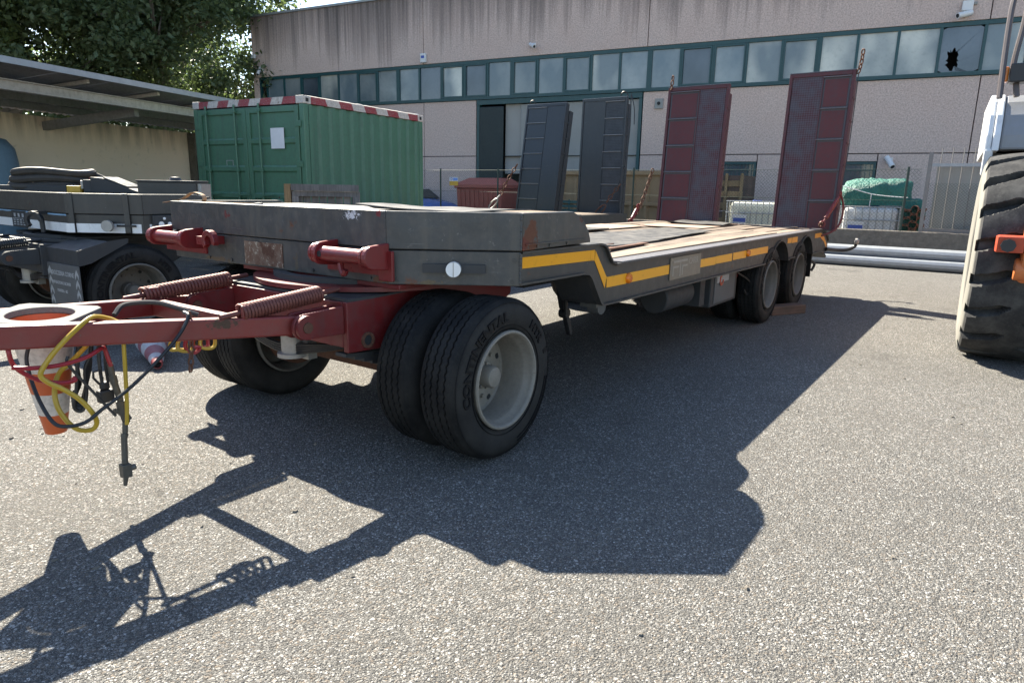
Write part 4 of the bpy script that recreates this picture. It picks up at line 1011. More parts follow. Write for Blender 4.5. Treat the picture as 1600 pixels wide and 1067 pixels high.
# name plate with worn print
pl = MB().box(2.165,2.795,.012,.0185,.748,.918).build('name_plate', M['plate'], LT)
lg = MB(); y0, y1 = .0095, .0118
for (a,b_,c,d) in ((2.215,2.50,.875,.893),(2.205,2.225,.775,.85),(2.2252,2.33,.835,.85),(2.345,2.365,.765,.874),(2.39,2.41,.77,.85),(2.4102,2.50,.835,.85)): lg.box(a,b_,y0,y1,c,d)
lg.build('logo', M['plate_print'], pl)
tx = MB(); text_on(tx, 'CARR', .072, (2.63,.0118,.868), (1,0,0), (0,0,1), (0,-1,0), .001, sx=1.1, bold=.001); tx.build('lettering', M['plate_print'], pl)
# wear edge and deck
MB().box(1.33,7.32,.0,.130,.9455,.957).build('deck_edge', M['worn_edge'], LT, bevel=.003); MB().box(1.33,7.32,2.42,2.53,.9455,.957).build('deck_edge', M['worn_edge'], LT)
MB().add([(7.325,0.0,.952),(7.55,0,.918),(7.76,0,.85),(7.90,0,.775),(7.325,2.53,.952),(7.55,2.53,.918),(7.76,2.53,.85),(7.90,2.53,.775)],[(0,1,5,4),(1,2,6,5),(2,3,7,6)]).build('tail_plate', M['worn_edge'], LT)
MB().box(.846,1.329,.045,2.49,.93,.945).build('drop_floor', M['grey_dark'], LT)
MB().box(1.26,7.31,.132,2.418,.8755,.886).build('added_sun_block', M['grey_dark'], LT)  # added plate that keeps sun from slipping through the plank gaps
npl = 13; w_ = (2.415-.135)/npl
for i in range(npl):
    ya = .135+w_*i; cuts = [1.34, 2.3+rnd.uniform(0,2.2), 5.0+rnd.uniform(0,1.3), 7.31]
    for a, b_ in zip(cuts[:-1], cuts[1:]):
        dz = rnd.uniform(-.008,.010); tl = rnd.uniform(-.006,.006)
        mb = MB().box(a+.006,b_-.006,ya+.007,ya+w_-.007,.888,.958+dz)
        mb.v = [(x,y,z+(tl*(1 if x > (a+b_)/2 else -1) if z > .9 else 0)) for x,y,z in mb.v]
        mb.build('plank', M['plank'], LT, bevel=.004)
for (a,b_,c,d) in ((3.3,5.4,1.72,2.36),(5.5,7.2,1.02,1.85)):
    MB().box(a,b_,c,d,.972,.978).build('mesh_plate', M['deck_rust'], LT)
# running gear underneath
dolly(LT, 'red', 'red_bar', 'grey_dark')
for x in (4.98, 6.24):
    dual_wheel(LT, x, .0, 0.0, 'rim_dark'); dual_wheel(LT, x-.13, 2.56, math.pi, 'rim_dark')
    MB().cyl((x,.45,TR),(x,2.05,TR),.065,n=14).build('axle', M['grey_dark'], LT, True)
    for ya_ in (.57,1.84): MB().cyl((x,ya_,TR),(x,ya_+.09,TR),.19,n=28).build('brake_drum', M['rust'], LT, True)
    for yy in (.68, 1.74):
        mb = MB()
        for i in range(4): strip(mb, [(x-.5+.07*i,.60-.02*i),(x-.2,.545-.02*i),(x,.535-.02*i),(x+.2,.545-.02*i),(x+.5-.07*i,.60-.02*i)], .016, yy, yy+.08)
        mb.build('leaf_spring', M['grey_dark'], LT)
MB().cyl((4.33,.30,.56),(4.50,.30,.58),.085,n=20).cyl((4.5,.30,.58),(4.62,.30,.585),.05,n=14).build('brake_chamber', M['red_bright'], LT, True)
MB().tube(catmull([(4.40,.2,.60),(4.52,.12,.52),(4.60,.1,.45),(4.55,.12,.36),(4.48,.14,.42)],6),.012,6).build('brake_hose', M['cable'], LT, True)
cab = MB().box(3.50,4.25,.15,.62,.345,.665).build('tool_box', M['grey_dark'], LT, bevel=.012)
MB().box(3.58,4.17,.142,.1495,.375,.64).build('door', M['flap'], cab, bevel=.006)
MB().box(3.62,3.95,.136,.1415,.57,.635).build('sticker', M['white_print'], cab)
MB().lathe([(.028,.0),(.055,.0),(.055,.005),(.028,.005)],c=(3.74,.131,.59),n=24,axis='y',closed=True,a0=R(90),a1=R(360)).build('sticker_print', M['orange_red'], cab)
MB().box(3.3,3.42,.18,.60,.38,.668).build('support_plate', M['grey_dark'], LT); MB().box(3.18,3.26,.30,.60,.42,.668).build('support_plate', M['grey_dark'], LT)
MB().cyl((2.55,.30,.53),(3.15,.30,.53),.125,n=24).build('air_tank', M['grey_dark'], LT, True, bevel=.01)
MB().cyl((1.30,.12,.655),(1.30,.20,.655),.06,n=24).build('cable_roller', M['flap'], LT, True); MB().box(1.18,1.42,.10,.22,.655,.688).build('roller_bracket', M['flap'], LT)
# landing leg by the drop plate
MB().bar((1.14,.38,.90),(1.24,.38,.62),.05,.05).build('support_leg', M['black'], LT, bevel=.006)
MB().bar((1.24,.38,.62),(1.33,.38,.42),.035,.035).cyl((1.25,.35,.58),(1.25,.41,.58),.035,n=12).build('leg_foot', M['black'], LT, True, bevel=.004)
MB().tube(catmull([(1.05,.36,.9),(1.14,.34,.80),(1.20,.35,.68),(1.22,.35,.58)],6),.014,6).build('air_pipe', M['cable'], LT, True)
# rear end fittings
MB().box(6.98,7.02,.03,.60,.33,.66).build('mud_flap', M['tyre'], LT)
MB().box(7.30,7.36,.10,2.40,.60,.70).build('rear_beam', M['red'], LT)
MB().prism([(7.1,.66),(7.5,.64),(7.9,.52),(7.92,.55),(7.5,.69)], XZ, .03, .42).build('tail_guard', M['grey_dark'], LT)
MB().tube(catmull([(7.3,.2,.6),(7.42,.15,.52),(7.55,.1,.45),(7.5,.12,.36)],6),.018,6).build('rear_cable', M['cable'], LT, True)
hk = MB().tube(catmull([(7.7,.0,.66),(7.9,-.10,.64),(8.0,-.22,.645),(8.06,-.30,.69),(8.06,-.32,.75)],6),.025,8); hk.build('rear_hook', M['black'], LT, True)
MB().lathe([(0,-.03),(.03,-.028),(.045,-.01),(.045,.02),(0,.03)],c=(8.06,-.325,.765),n=16,axis='y').build('rear_lamp', M['alu'], LT, True)
# front brackets with towing hooks, plates, reflectors
def bracket(y0, y1, hook_y):
    b_ = MB()
    b_.cyl((-.345,y0+.035,1.055),(-.345,y1-.035,1.055),.039,n=24)
    o = b_.build('ladder_bracket', M['red_bright'], LT, True)
    for yy in (y0, y1-.075):
        MB().prism(lug_poly(-.345,1.055,.060,-.236), XZ, yy, yy+.030).build('end_lug', M['red_bright'], o, bevel=.006)
        MB().prism(lug_poly(-.345,1.055,.053,-.25), XZ, yy+.040, yy+.062).build('inner_lug', M['red_bright'], o, bevel=.005)
    MB().box(-.242,-.2305,y0-.02,y1+.02,.955,1.082).build('base_plate', M['red_bright'], o) if hook_y is None else None
    return o
b1 = bracket(.53,.99,None)
MB().box(-.25,-.2305,.50,.60,.93,1.085).build('weld_plate', M['red_bright'], b1, bevel=.004)
MB().tube([(-.33,.80,1.01),(-.33,.79,.975),(-.335,.77,.955),(-.345,.75,.96),(-.345,.74,.98)],.016,8).build('small_hook', M['red_bright'], b1, True)
MB().cyl((-.3850,.90,1.055),(-.377,.90,1.055),.016,n=14).build('pin_hole', M['dark'], b1)
b2 = bracket(2.24,2.70,None)
hp = [(.07*math.cos(R(a)),.07*math.sin(R(a))) for a in range(-20,221,20)]+[(.035*math.cos(R(a)),.035*math.sin(R(a))) for a in range(220,-21,-20)]
MB().prism(hp, lambda u,v,t: (-.31+t, 1.98-u, 1.055+v), -.06,-.02).build('tow_hook', M['red_bright'], b2, bevel=.006)
MB().box(-.36,-.2305,2.02,2.12,1.03,1.08).build('hook_arm', M['red_bright'], b2)
rp = MB().box(-.2355,-.2305,1.42,1.80,.925,1.065).build('warning_plate', M['rustplate'], LT)
tag(rp, 'rusted rectangular board with its print gone')
d = Vector((.4,-.55,0)).normalized(); nrm = Vector((-.55,-.4,0)).normalized(); c = Vector((-.03,.275,1.0))+nrm*.03
MB().bar(c-d*.16-nrm*.024,c+d*.16-nrm*.024,.03,.045).build('lamp_bracket', M['grey_dark'], LT)
rf = MB().cyl(c-nrm*.01,c+nrm*.03,.038,.038,n=28).build('reflector', M['white_lens'], LT, True)
mb = MB(); mb.bar(c+nrm*.0305-Vector((0,0,.037)),c+nrm*.0305+Vector((0,0,.037)),.004,.003,tuple(nrm)); mb.build('lens_rib', M['alu'], rf)
tg = MB(); 
for k,(t_,z) in enumerate(((-.30,.93),(.30,.935),(.31,1.045),(-.33,1.05))):
    q = Vector((-.03,.275,z))+d*t_; tg.cyl(q+nrm*.0,q+nrm*.006,.012,n=8)
tg.build('bolts', M['grey'], LT)
# ramps with their chains
ramp(LT, 7.47, 1.55, 2.50, .93, 2.97, R(4.5), 'ramp_red2','ramp_red','checker_red', False, 'rung', 5, th=.075, ring=None)
ramp(LT, 7.47, -.12, .715, .93, 3.03, R(4.5), 'ramp_red2','ramp_red','checker_red', True, 'rung', 5, th=.085)
for yy, s, zt in ((2.56,1,1.75),(-.07,-1,1.62)):
    mb = MB(); chain_mb(mb, [(6.95,yy+.06*s,1.02),(7.1,yy+.03*s,1.25),(7.35,yy-.01*s,zt)] if s > 0 else [(7.2,.02,1.0),(7.28,.0,1.06)], .075, .009); mb.build('chain', M['rust'], LT, True)
    p0 = Vector((6.85,yy+.08*s,.96)) if s > 0 else Vector((7.25,.0,1.02)); p1 = Vector((7.02,yy+.05*s,1.18)) if s > 0 else Vector((7.40,-.16,1.42))
    tb = MB().cyl(p0,p0.lerp(p1,.25),.015,n=8).cyl(p0.lerp(p1,.2),p0.lerp(p1,.8),.028,n=10).cyl(p0.lerp(p1,.75),p1,.015,n=8).torus(p0,(1,0,0),.035,.011,12,6).torus(p1,(0,1,0),.035,.011,12,6)
    tb.build('turnbuckle', M['red_bright'], LT, True)
MB().tube(catmull([(7.40,-.16,1.42),(7.45,-.20,1.25),(7.44,-.19,1.05),(7.38,-.12,.93),(7.3,.0,.86)],8),.014,6).build('release_cable', M['red'], LT, True)
mb = MB(); chain_mb(mb, [(7.62,2.46,2.94),(7.64,2.45,3.05),(7.63,2.44,3.14)], .075,.010); mb.build('hanging_chain', M['rust'], LT, True)
mb = MB(); chain_mb(mb, [(7.66,-.14,2.98),(7.68,-.16,3.1),(7.67,-.17,3.27)], .075,.010); mb.build('hanging_chain', M['rust'], LT, True)
MB().tube(catmull([(7.66,-.15,2.97),(7.64,-.15,2.4),(7.58,-.15,1.9),(7.46,-.15,1.45)],8),.006,5).build('steel_cable', M['black'], LT, True)

# hoses on the drawbar
def sh(P): return [(x-.008,y-.030,z) if z < .85 and y < 1.0 else (x,y,z) for x,y,z in P]
Yh = [(-1.38,.97,.835),(-1.42,.95,.855),(-1.492,.918,.874),(-1.571,.899,.838),(-1.633,.906,.78),(-1.678,.919,.721),(-1.695,.924,.682),(-1.673,.917,.649),(-1.637,.907,.621),(-1.588,.894,.57),(-1.553,.884,.51),(-1.537,.889,.46),(-1.553,.904,.43),(-1.591,.925,.436),(-1.618,.943,.47),(-1.641,.96,.534),(-1.637,.98,.599),(-1.605,1.002,.649),(-1.56,1.01,.682),(-1.495,1.023,.729),(-1.45,1.05,.76)]
MB().tube(catmull(sh(Yh),5),.0095,8).build('air_hose', M['yhose'], LT, True)
tag(MB().tube(catmull(sh([(-1.37,.95,.80),(-1.389,.92,.748),(-1.394,.921,.636),(-1.401,.924,.499),(-1.409,.926,.407)]),5),.0085,8).build('air_hose', M['yhose'], LT, True), 'straight yellow hose hanging down to a metal coupling')
MB().tube(catmull(sh([(-1.76,1.03,.84),(-1.764,.995,.786),(-1.755,.993,.724),(-1.717,.982,.676),(-1.669,.968,.645),(-1.611,.952,.63),(-1.575,.942,.634),(-1.579,.95,.646)]),5),.0085,8).build('air_hose', M['rhose'], LT, True)
MB().tube(catmull(sh([(-1.767,.975,.719),(-1.71,.949,.71),(-1.627,.925,.709),(-1.537,.921,.722),(-1.475,.934,.743),(-1.449,.958,.738),(-1.439,.955,.689),(-1.433,.953,.661)]),5),.0085,8).build('air_hose', M['rhose'], LT, True)
mb = MB().cyl((-1.433,.953,.665),(-1.428,.952,.615),.012,n=10).cyl((-1.428,.952,.615),(-1.424,.951,.578),.015,n=10).cyl((-1.424,.951,.578),(-1.409,.947,.497),.013,n=10).cyl((-1.409,.947,.50),(-1.405,.946,.44),.02,n=10)
mb.tube(catmull([(-1.44,.95,.46),(-1.42,.948,.455),(-1.40,.945,.44),(-1.385,.942,.41)],4),.012,7).cyl((-1.405,.944,.44),(-1.397,.943,.40),.016,n=8).build('coupling_head', M['pipe'], LT, True)
MB().cyl((-1.41,.926,.41),(-1.415,.928,.36),.011,n=10).cyl((-1.415,.928,.36),(-1.42,.929,.345),.015,n=10).cyl((-1.42,.929,.345),(-1.428,.931,.222),.0125,n=10).build('hose_pipe', M['pipe'], LT, True)
MB().box(-1.447,-1.41,.91,.95,.165,.225).cyl((-1.42,.925,.20),(-1.39,.918,.205),.014,n=8).cyl((-1.43,.93,.168),(-1.436,.933,.125),.012,.008,n=8).build('coupling_head', M['pipe'], LT, bevel=.006)
MB().tube(catmull(sh([(-1.165,.83,.86),(-1.165,.812,.849),(-1.208,.807,.784),(-1.295,.81,.698),(-1.418,.824,.595),(-1.529,.846,.521),(-1.588,.862,.48),(-1.646,.889,.473),(-1.677,.919,.492),(-1.691,.975,.562),(-1.692,1.027,.637),(-1.688,1.057,.72),(-1.66,1.06,.80)]),5),.0075,7).build('electric_cable', M['cable'], LT, True)
for k in range(5):
    o = Vector((0.004*k, .012*k, 0)); MB().tube(catmull([Vector(p)+o*(1+.3*(j%2)) for j,p in enumerate([(-1.482,1.071,.76),(-1.504,1.078,.659),(-1.519+.004*k,1.082,.552),(-1.535,1.087,.472+.01*k),(-1.507,1.078,.455+.008*k),(-1.487,1.073,.528),(-1.482+.006*k,1.071,.628),(-1.455,1.062,.697),(-1.45,1.06,.76)])],5),.0075,6).build('electric_cable', M['cable'], LT, True)
pg = MB().box(-1.478,-1.418,.97,1.01,.495,.55).box(-1.465,-1.43,.975,1.005,.55,.585).build('electric_plug', M['black'], LT, bevel=.008)
MB().tube([(-1.47,.98,.58),(-1.49,.98,.61),(-1.488,.98,.635),(-1.465,.98,.638),(-1.455,.98,.60)],.005,6).build('latch', M['black'], pg, True)
for dx in (-.012,.012): MB().tube(catmull([(-1.445+dx,.985,.58),(-1.447+dx,.985,.65),(-1.44+dx,.99,.74),(-1.43,1.0,.80)],5),.007,6).build('electric_cable', M['cable'], LT, True)
MB().tube(catmull(sh([(-1.582,.965,.73),(-1.584,.96,.694),(-1.513,.945,.568),(-1.448,.927,.455)]),5),.0055,6).build('rubber_cord', M['cable'], LT, True)
for k in range(5):
    x = -1.18+.03*k; mt = ('yhose','yhose','rhose','rhose','yhose','rhose')[k]
    MB().tube(catmull([(x,.90-.26*(x+1.2),.77),(x-.03,.895-.26*(x+1.2),.70),(x+.0,.885-.26*(x+1.2),(.690-.012*(k%3))),(x+.035,.885-.26*(x+1.2),.69),(x+.04,.90-.26*(x+1.2),.77)],6),.0085,7).build('coiled_hose', M[mt], LT, True)
mb = MB(); chain_mb(mb, [(-1.15,.816,.86),(-1.155,.806,.79),(-1.16,.806,.70),(-1.17,.81,.60)], .035,.0045); mb.build('safety_chain', M['rust'], LT, True)
MB().tube(catmull([(-1.36,1.03,.85),(-1.30,1.06,.885),(-1.18,1.05,.88),(-1.10,1.02,.85),(-1.02,.98,.81)],6),.011,7).build('electric_cable', M['cable'], LT, True)
for k in (_protow):
    pass

# ------------------------------------------------------------ second lowbed trailer, all dark grey
M['pale_blue'] = simple('pale_blue_paint', (0.22,0.36,0.50), 0.6, 0, 0.25, 50, 0.1)
T2 = empty('lowbed_trailer', 'dark grey lowbed trailer with white tape, parked behind the one with the red dolly', 'trailer', (0.2,4.28,0))
gooseneck(T2, 'grey', 'grey', .95, 1.12, 1.30)
MB().box(.172,.86,.0,.04,.95,1.114).build('side_panel', M['grey'], T2)
dv = Vector((.4,-.55,0)).normalized(); nv = Vector((-.55,-.4,0)).normalized()
c0 = Vector((-.23,.55,0)); L2 = .68
for t_, w in ((.03,.045),(.52,.05)):
    c = c0+dv*(t_+w/2)+nv*.016; MB().bar(c+Vector((0,0,.955)),c+Vector((0,0,1.302)),w,.014,tuple(nv)).build('vertical_strap', M['grey'], T2, bevel=.004)
def white(a, b_, z0, z1, n, off=.0):
    a = Vector(a); b_ = Vector(b_); n = Vector(n); vs = []
    for o in (.003+off,.006+off):
        for p, z in ((a,z0),(b_,z0),(b_,z1),(a,z1)): vs.append(p+n*o+Vector((0,0,z)))
    MB().add(vs,[(0,1,2,3),(4,7,6,5),(0,4,5,1),(1,5,6,2),(2,6,7,3),(3,7,4,0)]).build('reflective_tape', M['tape_white'], T2)
white((-.23,2.6,0),(-.23,1.83,0),.955,1.035,(-1,0,0)); white((-.23,1.45,0),(-.23,.552,0),.955,1.035,(-1,0,0))
white(c0+dv*.08,c0+dv*.515,.955,1.035,nv); white(c0+dv*.575,c0+dv*.66,.955,1.035,nv); white(c0+dv*.0,c0+dv*.075,.955,1.035,nv,.022)
white((.22,0,0),(.84,0,0),.96,1.035,(0,-1,0))
plt = MB().box(-.236,-.2305,1.46,1.82,.955,1.11).build('rating_plate', M['grey_dark'], T2)
q = MB()
for y in (1.54,1.64,1.74): q.box(-.238,-.2362,y-.022,y+.022,1.05,1.085)
for y in (1.52,1.60,1.68,1.76):
    for z in (.97,.992,1.014): q.box(-.238,-.2362,y-.025,y+.025,z,z+.012)
q.box(-.238,-.2362,1.48,1.80,1.033,1.038).build('plate_print', M['white_print'], plt)
hp2 = [(.085*math.cos(R(a)),.085*math.sin(R(a))) for a in range(-10,231,20)]+[(.05*math.cos(R(a)),.05*math.sin(R(a))) for a in range(230,-11,-20)]
hc = Vector((-.34,.98,1.045)); hu = Vector((.585,-.81,0)); hn = Vector((-.81,-.585,0))
MB().prism(hp2, lambda u,v,t: hc+hu*u+Vector((0,0,v))+hn*t, -.022,.022).bar(hc+hu*.07+Vector((0,0,.02)),hc+hu*.075+Vector((0,0,-.11)),.03,.035).build('tow_hook', M['black'], T2, bevel=.006)
MB().bar(hc+Vector((0,0,.07)),hc+Vector((.115,0,.07)),.05,.03).build('hook_arm', M['black'], T2)
cl = Vector((.36,0,1.06))
lp = MB().box(.24,.46,-.035,-.0005,.985,1.115).build('lamp_cluster', M['grey_dark'], T2, bevel=.006)
for (x,z,r_) in ((.31,1.035,.024),(.385,1.035,.018),(.34,1.085,.012),(.345,1.0,.010)): MB().lathe([(0,-.045),(r_,-.043),(r_,-.0355)],c=(x,0,z),n=16,axis='y').build('lens', M['white_lens'], lp, True)
cdir = c0+dv*.40+nv*.02
MB().bar(cdir+Vector((0,0,1.03)),cdir+nv*.05+Vector((0,0,1.03)),.05,.05).build('lamp_arm', M['black'], T2)
MB().cyl(cdir+nv*.045+Vector((0,0,1.02)),cdir+nv*.075+Vector((0,0,1.02)),.05,n=20).build('side_lamp', M['alu'], T2, True)
MB().bar(cdir+dv*.05+Vector((0,0,1.02)),cdir+dv*.22+Vector((0,0,1.02)),.012,.02).build('lamp_bracket', M['black'], T2)
pv = []; n_ = 60
for i in range(n_+1):
    y = .56+2.0*i/n_; pv.append((y, 1.098+.006*mnoise.noise(Vector((y*9,0,3))))); 
pv2 = [(.56+2.0*i/n_, 1.113) for i in range(n_,-1,-1)]
MB().prism(pv+pv2, lambda u,v,t: (t,u,v), -.2335,-.2305).build('blue_paint_line', M['pale_blue'], T2)
dolly(T2, 'grey_dark', 'grey_dark', 'grey_dark', spring='black')
mf = MB().add([(-.40,.0,.83),(-.40,.62,.83),(-.15,.0,.90),(-.15,.62,.90),(-.40,.0,.70),(-.40,.62,.70),(-.385,.0,.83),(-.385,.62,.83),(-.15,.0,.885),(-.15,.62,.885)],[(0,1,3,2),(0,4,5,1)]).build('mudguard', M['grey_dark'], T2)
MB().add([(-.40,.0,.83),(-.15,.0,.90),(.02,.0,.92),(.02,.0,.88),(-.30,.0,.72),(-.40,.0,.70)],[(0,1,2,3,4,5)]).build('mudguard_side', M['grey_dark'], T2)
fp = MB().box(-.41,-.40,-.01,.63,.30,.70).build('mud_flap', M['flap'], T2)
tx = MB()
for s_, sz, z in (('CARROZZERIA CORNE',.054,.615),('RIPARAZIONI E RICAMBI',.038,.53),('PONTIDA - BG',.036,.46)): text_on(tx, s_, sz, (-.4105,.36,z), (0,-1,0), (0,0,1), (-1,0,0), .0008, sx=.95 if sz > .05 else .88, bold=.0008)
tx.build('lettering', M['white_print'], fp)
ar = MB()
for k in range(4):
    z = .36+.085*k
    for yy in (.035,.575): ar.prism([(yy-.035,z-.03),(yy,z+.015),(yy+.035,z-.03),(yy+.035,z+.01),(yy,z+.055),(yy-.035,z+.01)], lambda u,v,t: (t,u,v), -.4118,-.4102)
ar.build('arrow_print', M['white_print'], fp)
tp2 = [(.19,1.115),(1.03,1.115),(1.09,1.10),(1.27,.965),(1.36,.955),(9.9,.955)]; bt2 = [(.175,.95),(.84,.95),(.93,.90),(1.08,.72),(1.12,.69),(9.9,.68)]
for y in (.03,2.66): MB().prism(tp2+list(reversed(bt2)), XZ, y, y+.03).build('side_beam', M['grey'], T2)
for y in (.85,1.75): MB().box(1.0,9.8,y,y+.12,.64,.88).build('chassis_beam', M['grey_dark'], T2)
for i in range(10):
    y = .08+.257*i; MB().box(1.35,9.8,y,y+.248,.885,.965+rnd.uniform(-.004,.004)).build('plank', M['plank'], T2)
for x in (6.9,8.1,9.3):
    dual_wheel(T2, x, .05, 0.0, 'rim_dark', letter=False); dual_wheel(T2, x, 2.67, math.pi, 'rim_dark', letter=False)
ramp(T2, 9.80, .15, 1.17, .90, 3.24, R(2.0), 'ramp_dark','checker_dark','ramp_dark', True, 'rung_dark', 7, .10, ring=.08)
ramp(T2, 9.66, 1.66, 2.68, .90, 3.26, R(9.5), 'ramp_dark','ramp_dark','ramp_dark', False, 'rung_dark', 7, .16, ring=.88)
mb = MB(); chain_mb(mb, [(9.74,2.70,1.95),(9.60,2.86,1.60),(9.5,2.98,1.28)], .11,.013); mb.build('chain', M['rust'], T2, True)
tb = MB(); tb.torus((9.42,3.12,1.08),(1,.2,0),.15,.016,16,6,sx=.35) ; tb.cyl((9.5,2.98,1.28),(9.44,3.08,1.16),.02,n=8); tb.build('turnbuckle', M['steel'], T2, True)
mb = MB(); chain_mb(mb, [(9.73,.12,1.55),(9.65,.25,1.35),(9.55,.33,1.18)], .10,.013); mb.torus((9.45,.41,1.02),(1,.2,0),.15,.016,16,6,sx=.35); mb.build('chain', M['rust'], T2, True)
MB().tube(catmull([(9.78,.02,3.25),(9.72,-.02,2.6),(9.68,.02,2.0),(9.6,.15,1.4)],8),.012,5).tube(catmull([(9.85,.05,3.3),(9.85,-.03,3.0),(9.84,-.05,2.7)],8),.010,5).build('steel_cable', M['black'], T2, True)

# things lying on the second trailer
HO = empty('suction_hose', 'thick grey brown hose coiled on the far front end of the dark trailer', 'hose', (0.6,6.75,1.30))
for k in range(3):
    pts = []
    for i in range(25):
        a = 2*math.pi*i/24; pts.append((.38*math.cos(a)+.02*k, .22*math.sin(a)+.03*math.sin(2*a), .045+.075*k+.012*math.sin(3*a+k)))
    MB().tube(catmull(pts[:-1],3,True),.042,9,closed=True).build('hose_loop', M['hose'], HO, True)
MB().tube(catmull([(.38,0,.20),(.55,-.05,.12),(.62,-.2,.06),(.60,-.35,.05)],6),.042,9).build('hose_end', M['hose'], HO, True)
t = empty('steel_channel', 'dark steel channel with a yellow painted end lying on the dark trailer', 'steel bar', (0.45,6.45,1.282))
MB().bar((-.5,.55,.035),(.16,-.08,.035),.10,.07).build('channel', M['grey_dark'], t, bevel=.006); MB().bar((.163,-.083,.036),(.26,-.175,.036),.104,.074).build('painted_end', M['yellow_paint'], t, bevel=.006)
t = empty('control_box', 'dark control box with a pale square cover and a red knob on the dark trailer', 'box', (.86,6.30,1.282), R(-30))
MB().box(-.10,.14,-.13,.13,0,.14).build('case', M['grey_dark'], t, bevel=.01); MB().box(-.125,-.1005,-.12,.03,.04,.13).build('cover', M['alu'], t, bevel=.005); MB().cyl((-.05,.08,.14),(-.05,.08,.165),.016,n=12).build('knob', M['red_bright'], t, True)
t = empty('wedge_block', 'dark folded ramp wedge sloping down on the dark trailer', 'wedge', (1.05,6.05,1.282), R(-54))
MB().prism([(-.28,0),(.30,0),(.12,.06),(-.15,.16),(-.28,.17)], XZ, -.15,.15).build('body', M['grey_dark'], t, bevel=.006)
MB().add([(-.14,-.152,.163),(.12,-.152,.064),(.12,.152,.064),(-.14,.152,.163),(-.14,-.152,.175),(.12,-.152,.076),(.12,.152,.076),(-.14,.152,.175)],[(0,1,2,3),(4,7,6,5),(0,4,5,1),(1,5,6,2),(2,6,7,3),(3,7,4,0)]).build('cover', M['ramp_dark'], t)
t = empty('steel_chest', 'plain dark grey steel chest beside the green container door', 'chest', (1.35,5.60,.97), R(-54))
MB().box(-.30,.34,-.15,.15,0,.44).build('body', M['grey'], t, bevel=.008); MB().box(-.31,.35,-.16,.16,.44,.46).build('lid', M['grey_dark'], t, bevel=.004); MB().box(.345,.385,-.12,.12,.05,.43).build('end_plate', M['alu'], t)
MB().lathe([(0,.50),(.05,.495),(.07,.46),(.06,.46)],c=(.05,0,0),n=14,axis='z').build('cap', M['black'], t, True)

# on the main gooseneck
t = empty('webbing_strap', 'tan webbing strap curled up on the front left corner of the grey trailer', 'strap', (-.12,2.50,1.265), R(35))
pts = catmull([(.0,.22,.006),(.0,.10,.03),(.0,.02,.075),(.0,-.05,.055),(.0,-.04,.015),(.0,.06,.008),(.0,-.10,.012),(.0,-.25,.008),(.0,-.42,.006)],6)
vs = []; fs = []
for i, p in enumerate(pts):
    for dx in (-.03,.03): vs.append((p.x+dx+.0, p.y, p.z)); 
    for dx in (-.03,.03): vs.append((p.x+dx, p.y+.002, p.z+.004))
for i in range(len(pts)-1):
    a = 4*i; b_ = a+4; fs += [(a,a+1,b_+1,b_),(a+2,b_+2,b_+3,a+3),(a,b_,b_+2,a+2),(a+1,a+3,b_+3,b_+1)]
fs += [(0,2,3,1),(len(vs)-4,len(vs)-3,len(vs)-1,len(vs)-2)]
MB().add(vs,fs).build('webbing', M['strap'], t, True, ang=60); MB().box(-.035,.035,-.44,-.40,.004,.016).build('buckle', M['steel'], t)
def floor_mat(name, label, poly, z, seed, mat='mat', curl=.02):
    r_ = random.Random(seed); P = [Vector((x,y)) for x,y in poly]; nu, nv_ = 14, 8; vs = []; fs = []
    for i in range(nu+1):
        for j in range(nv_+1):
            u, v = i/nu, j/nv_
            p = (P[0]*(1-u)+P[1]*u)*(1-v)+(P[3]*(1-u)+P[2]*u)*v
            h = z+.006*mnoise.noise(Vector((p.x*2.2,p.y*2.2,seed)))+.004
            if j in (0,nv_) or i in (0,nu): h += curl*abs(mnoise.noise(Vector((p.x*1.3,p.y*1.3,seed+5))))
            p = p+Vector((.02*mnoise.noise(Vector((p.x*3,p.y*3,1))),.02*mnoise.noise(Vector((p.x*3,p.y*3,4)))))
            vs.append((p.x,p.y,h))
    n = len(vs); vs += [(x,y,h+.008) for x,y,h in vs]; w = nv_+1
    for i in range(nu):
        for j in range(nv_):
            a = i*w+j; fs += [(a,a+1,a+w+1,a+w),(n+a,n+a+w,n+a+w+1,n+a+1)]
    ed = [(j, j+1) for j in range(nv_)]+[(nu*w+j, nu*w+j+1) for j in range(nv_)]+[(i*w,(i+1)*w) for i in range(nu)]+[(i*w+nv_,(i+1)*w+nv_) for i in range(nu)]
    fs += [(a,b_,n+b_,n+a) for a,b_ in ed]
    o = MB().add(vs,fs).build(name, M[mat], None, True, ang=50); tag(o, label, 'mat'); return o
floor_mat('rubber_mat', 'long black rubber mat lying along the planks of the red trailer deck', [(2.0,.42),(4.95,.70),(5.0,1.30),(1.9,1.35)], .972, 3)
floor_mat('rubber_mat', 'rubber mat on the far side of the planked deck, just behind the grey front platform', [(1.4,1.6),(4.2,1.62),(4.4,2.3),(1.5,2.35)], .980, 5)
floor_mat('rubber_mat', 'curled rubber mat near the foot of the left red ramp', [(6.2,1.0),(7.0,1.05),(7.1,1.75),(6.3,1.9)], .982, 8, curl=.06)
floor_mat('rubber_mat', 'black mat with lifted edges on top of the grey front platform', [(.15,.35),(.78,.35),(.78,1.2),(.2,1.25)], 1.268, 9, curl=.045)
t = empty('steel_bar', 'rusty flat bar lying loose near the front of the planked deck', 'steel bar', (1.9,.40,.974), R(4))
MB().box(-.45,.75,-.03,.03,0,.012).build('bar', M['rust'], t); MB().cyl((-.35,.06,.012),(.35,.12,.012),.010,n=8).build('rod', M['rust'], t)

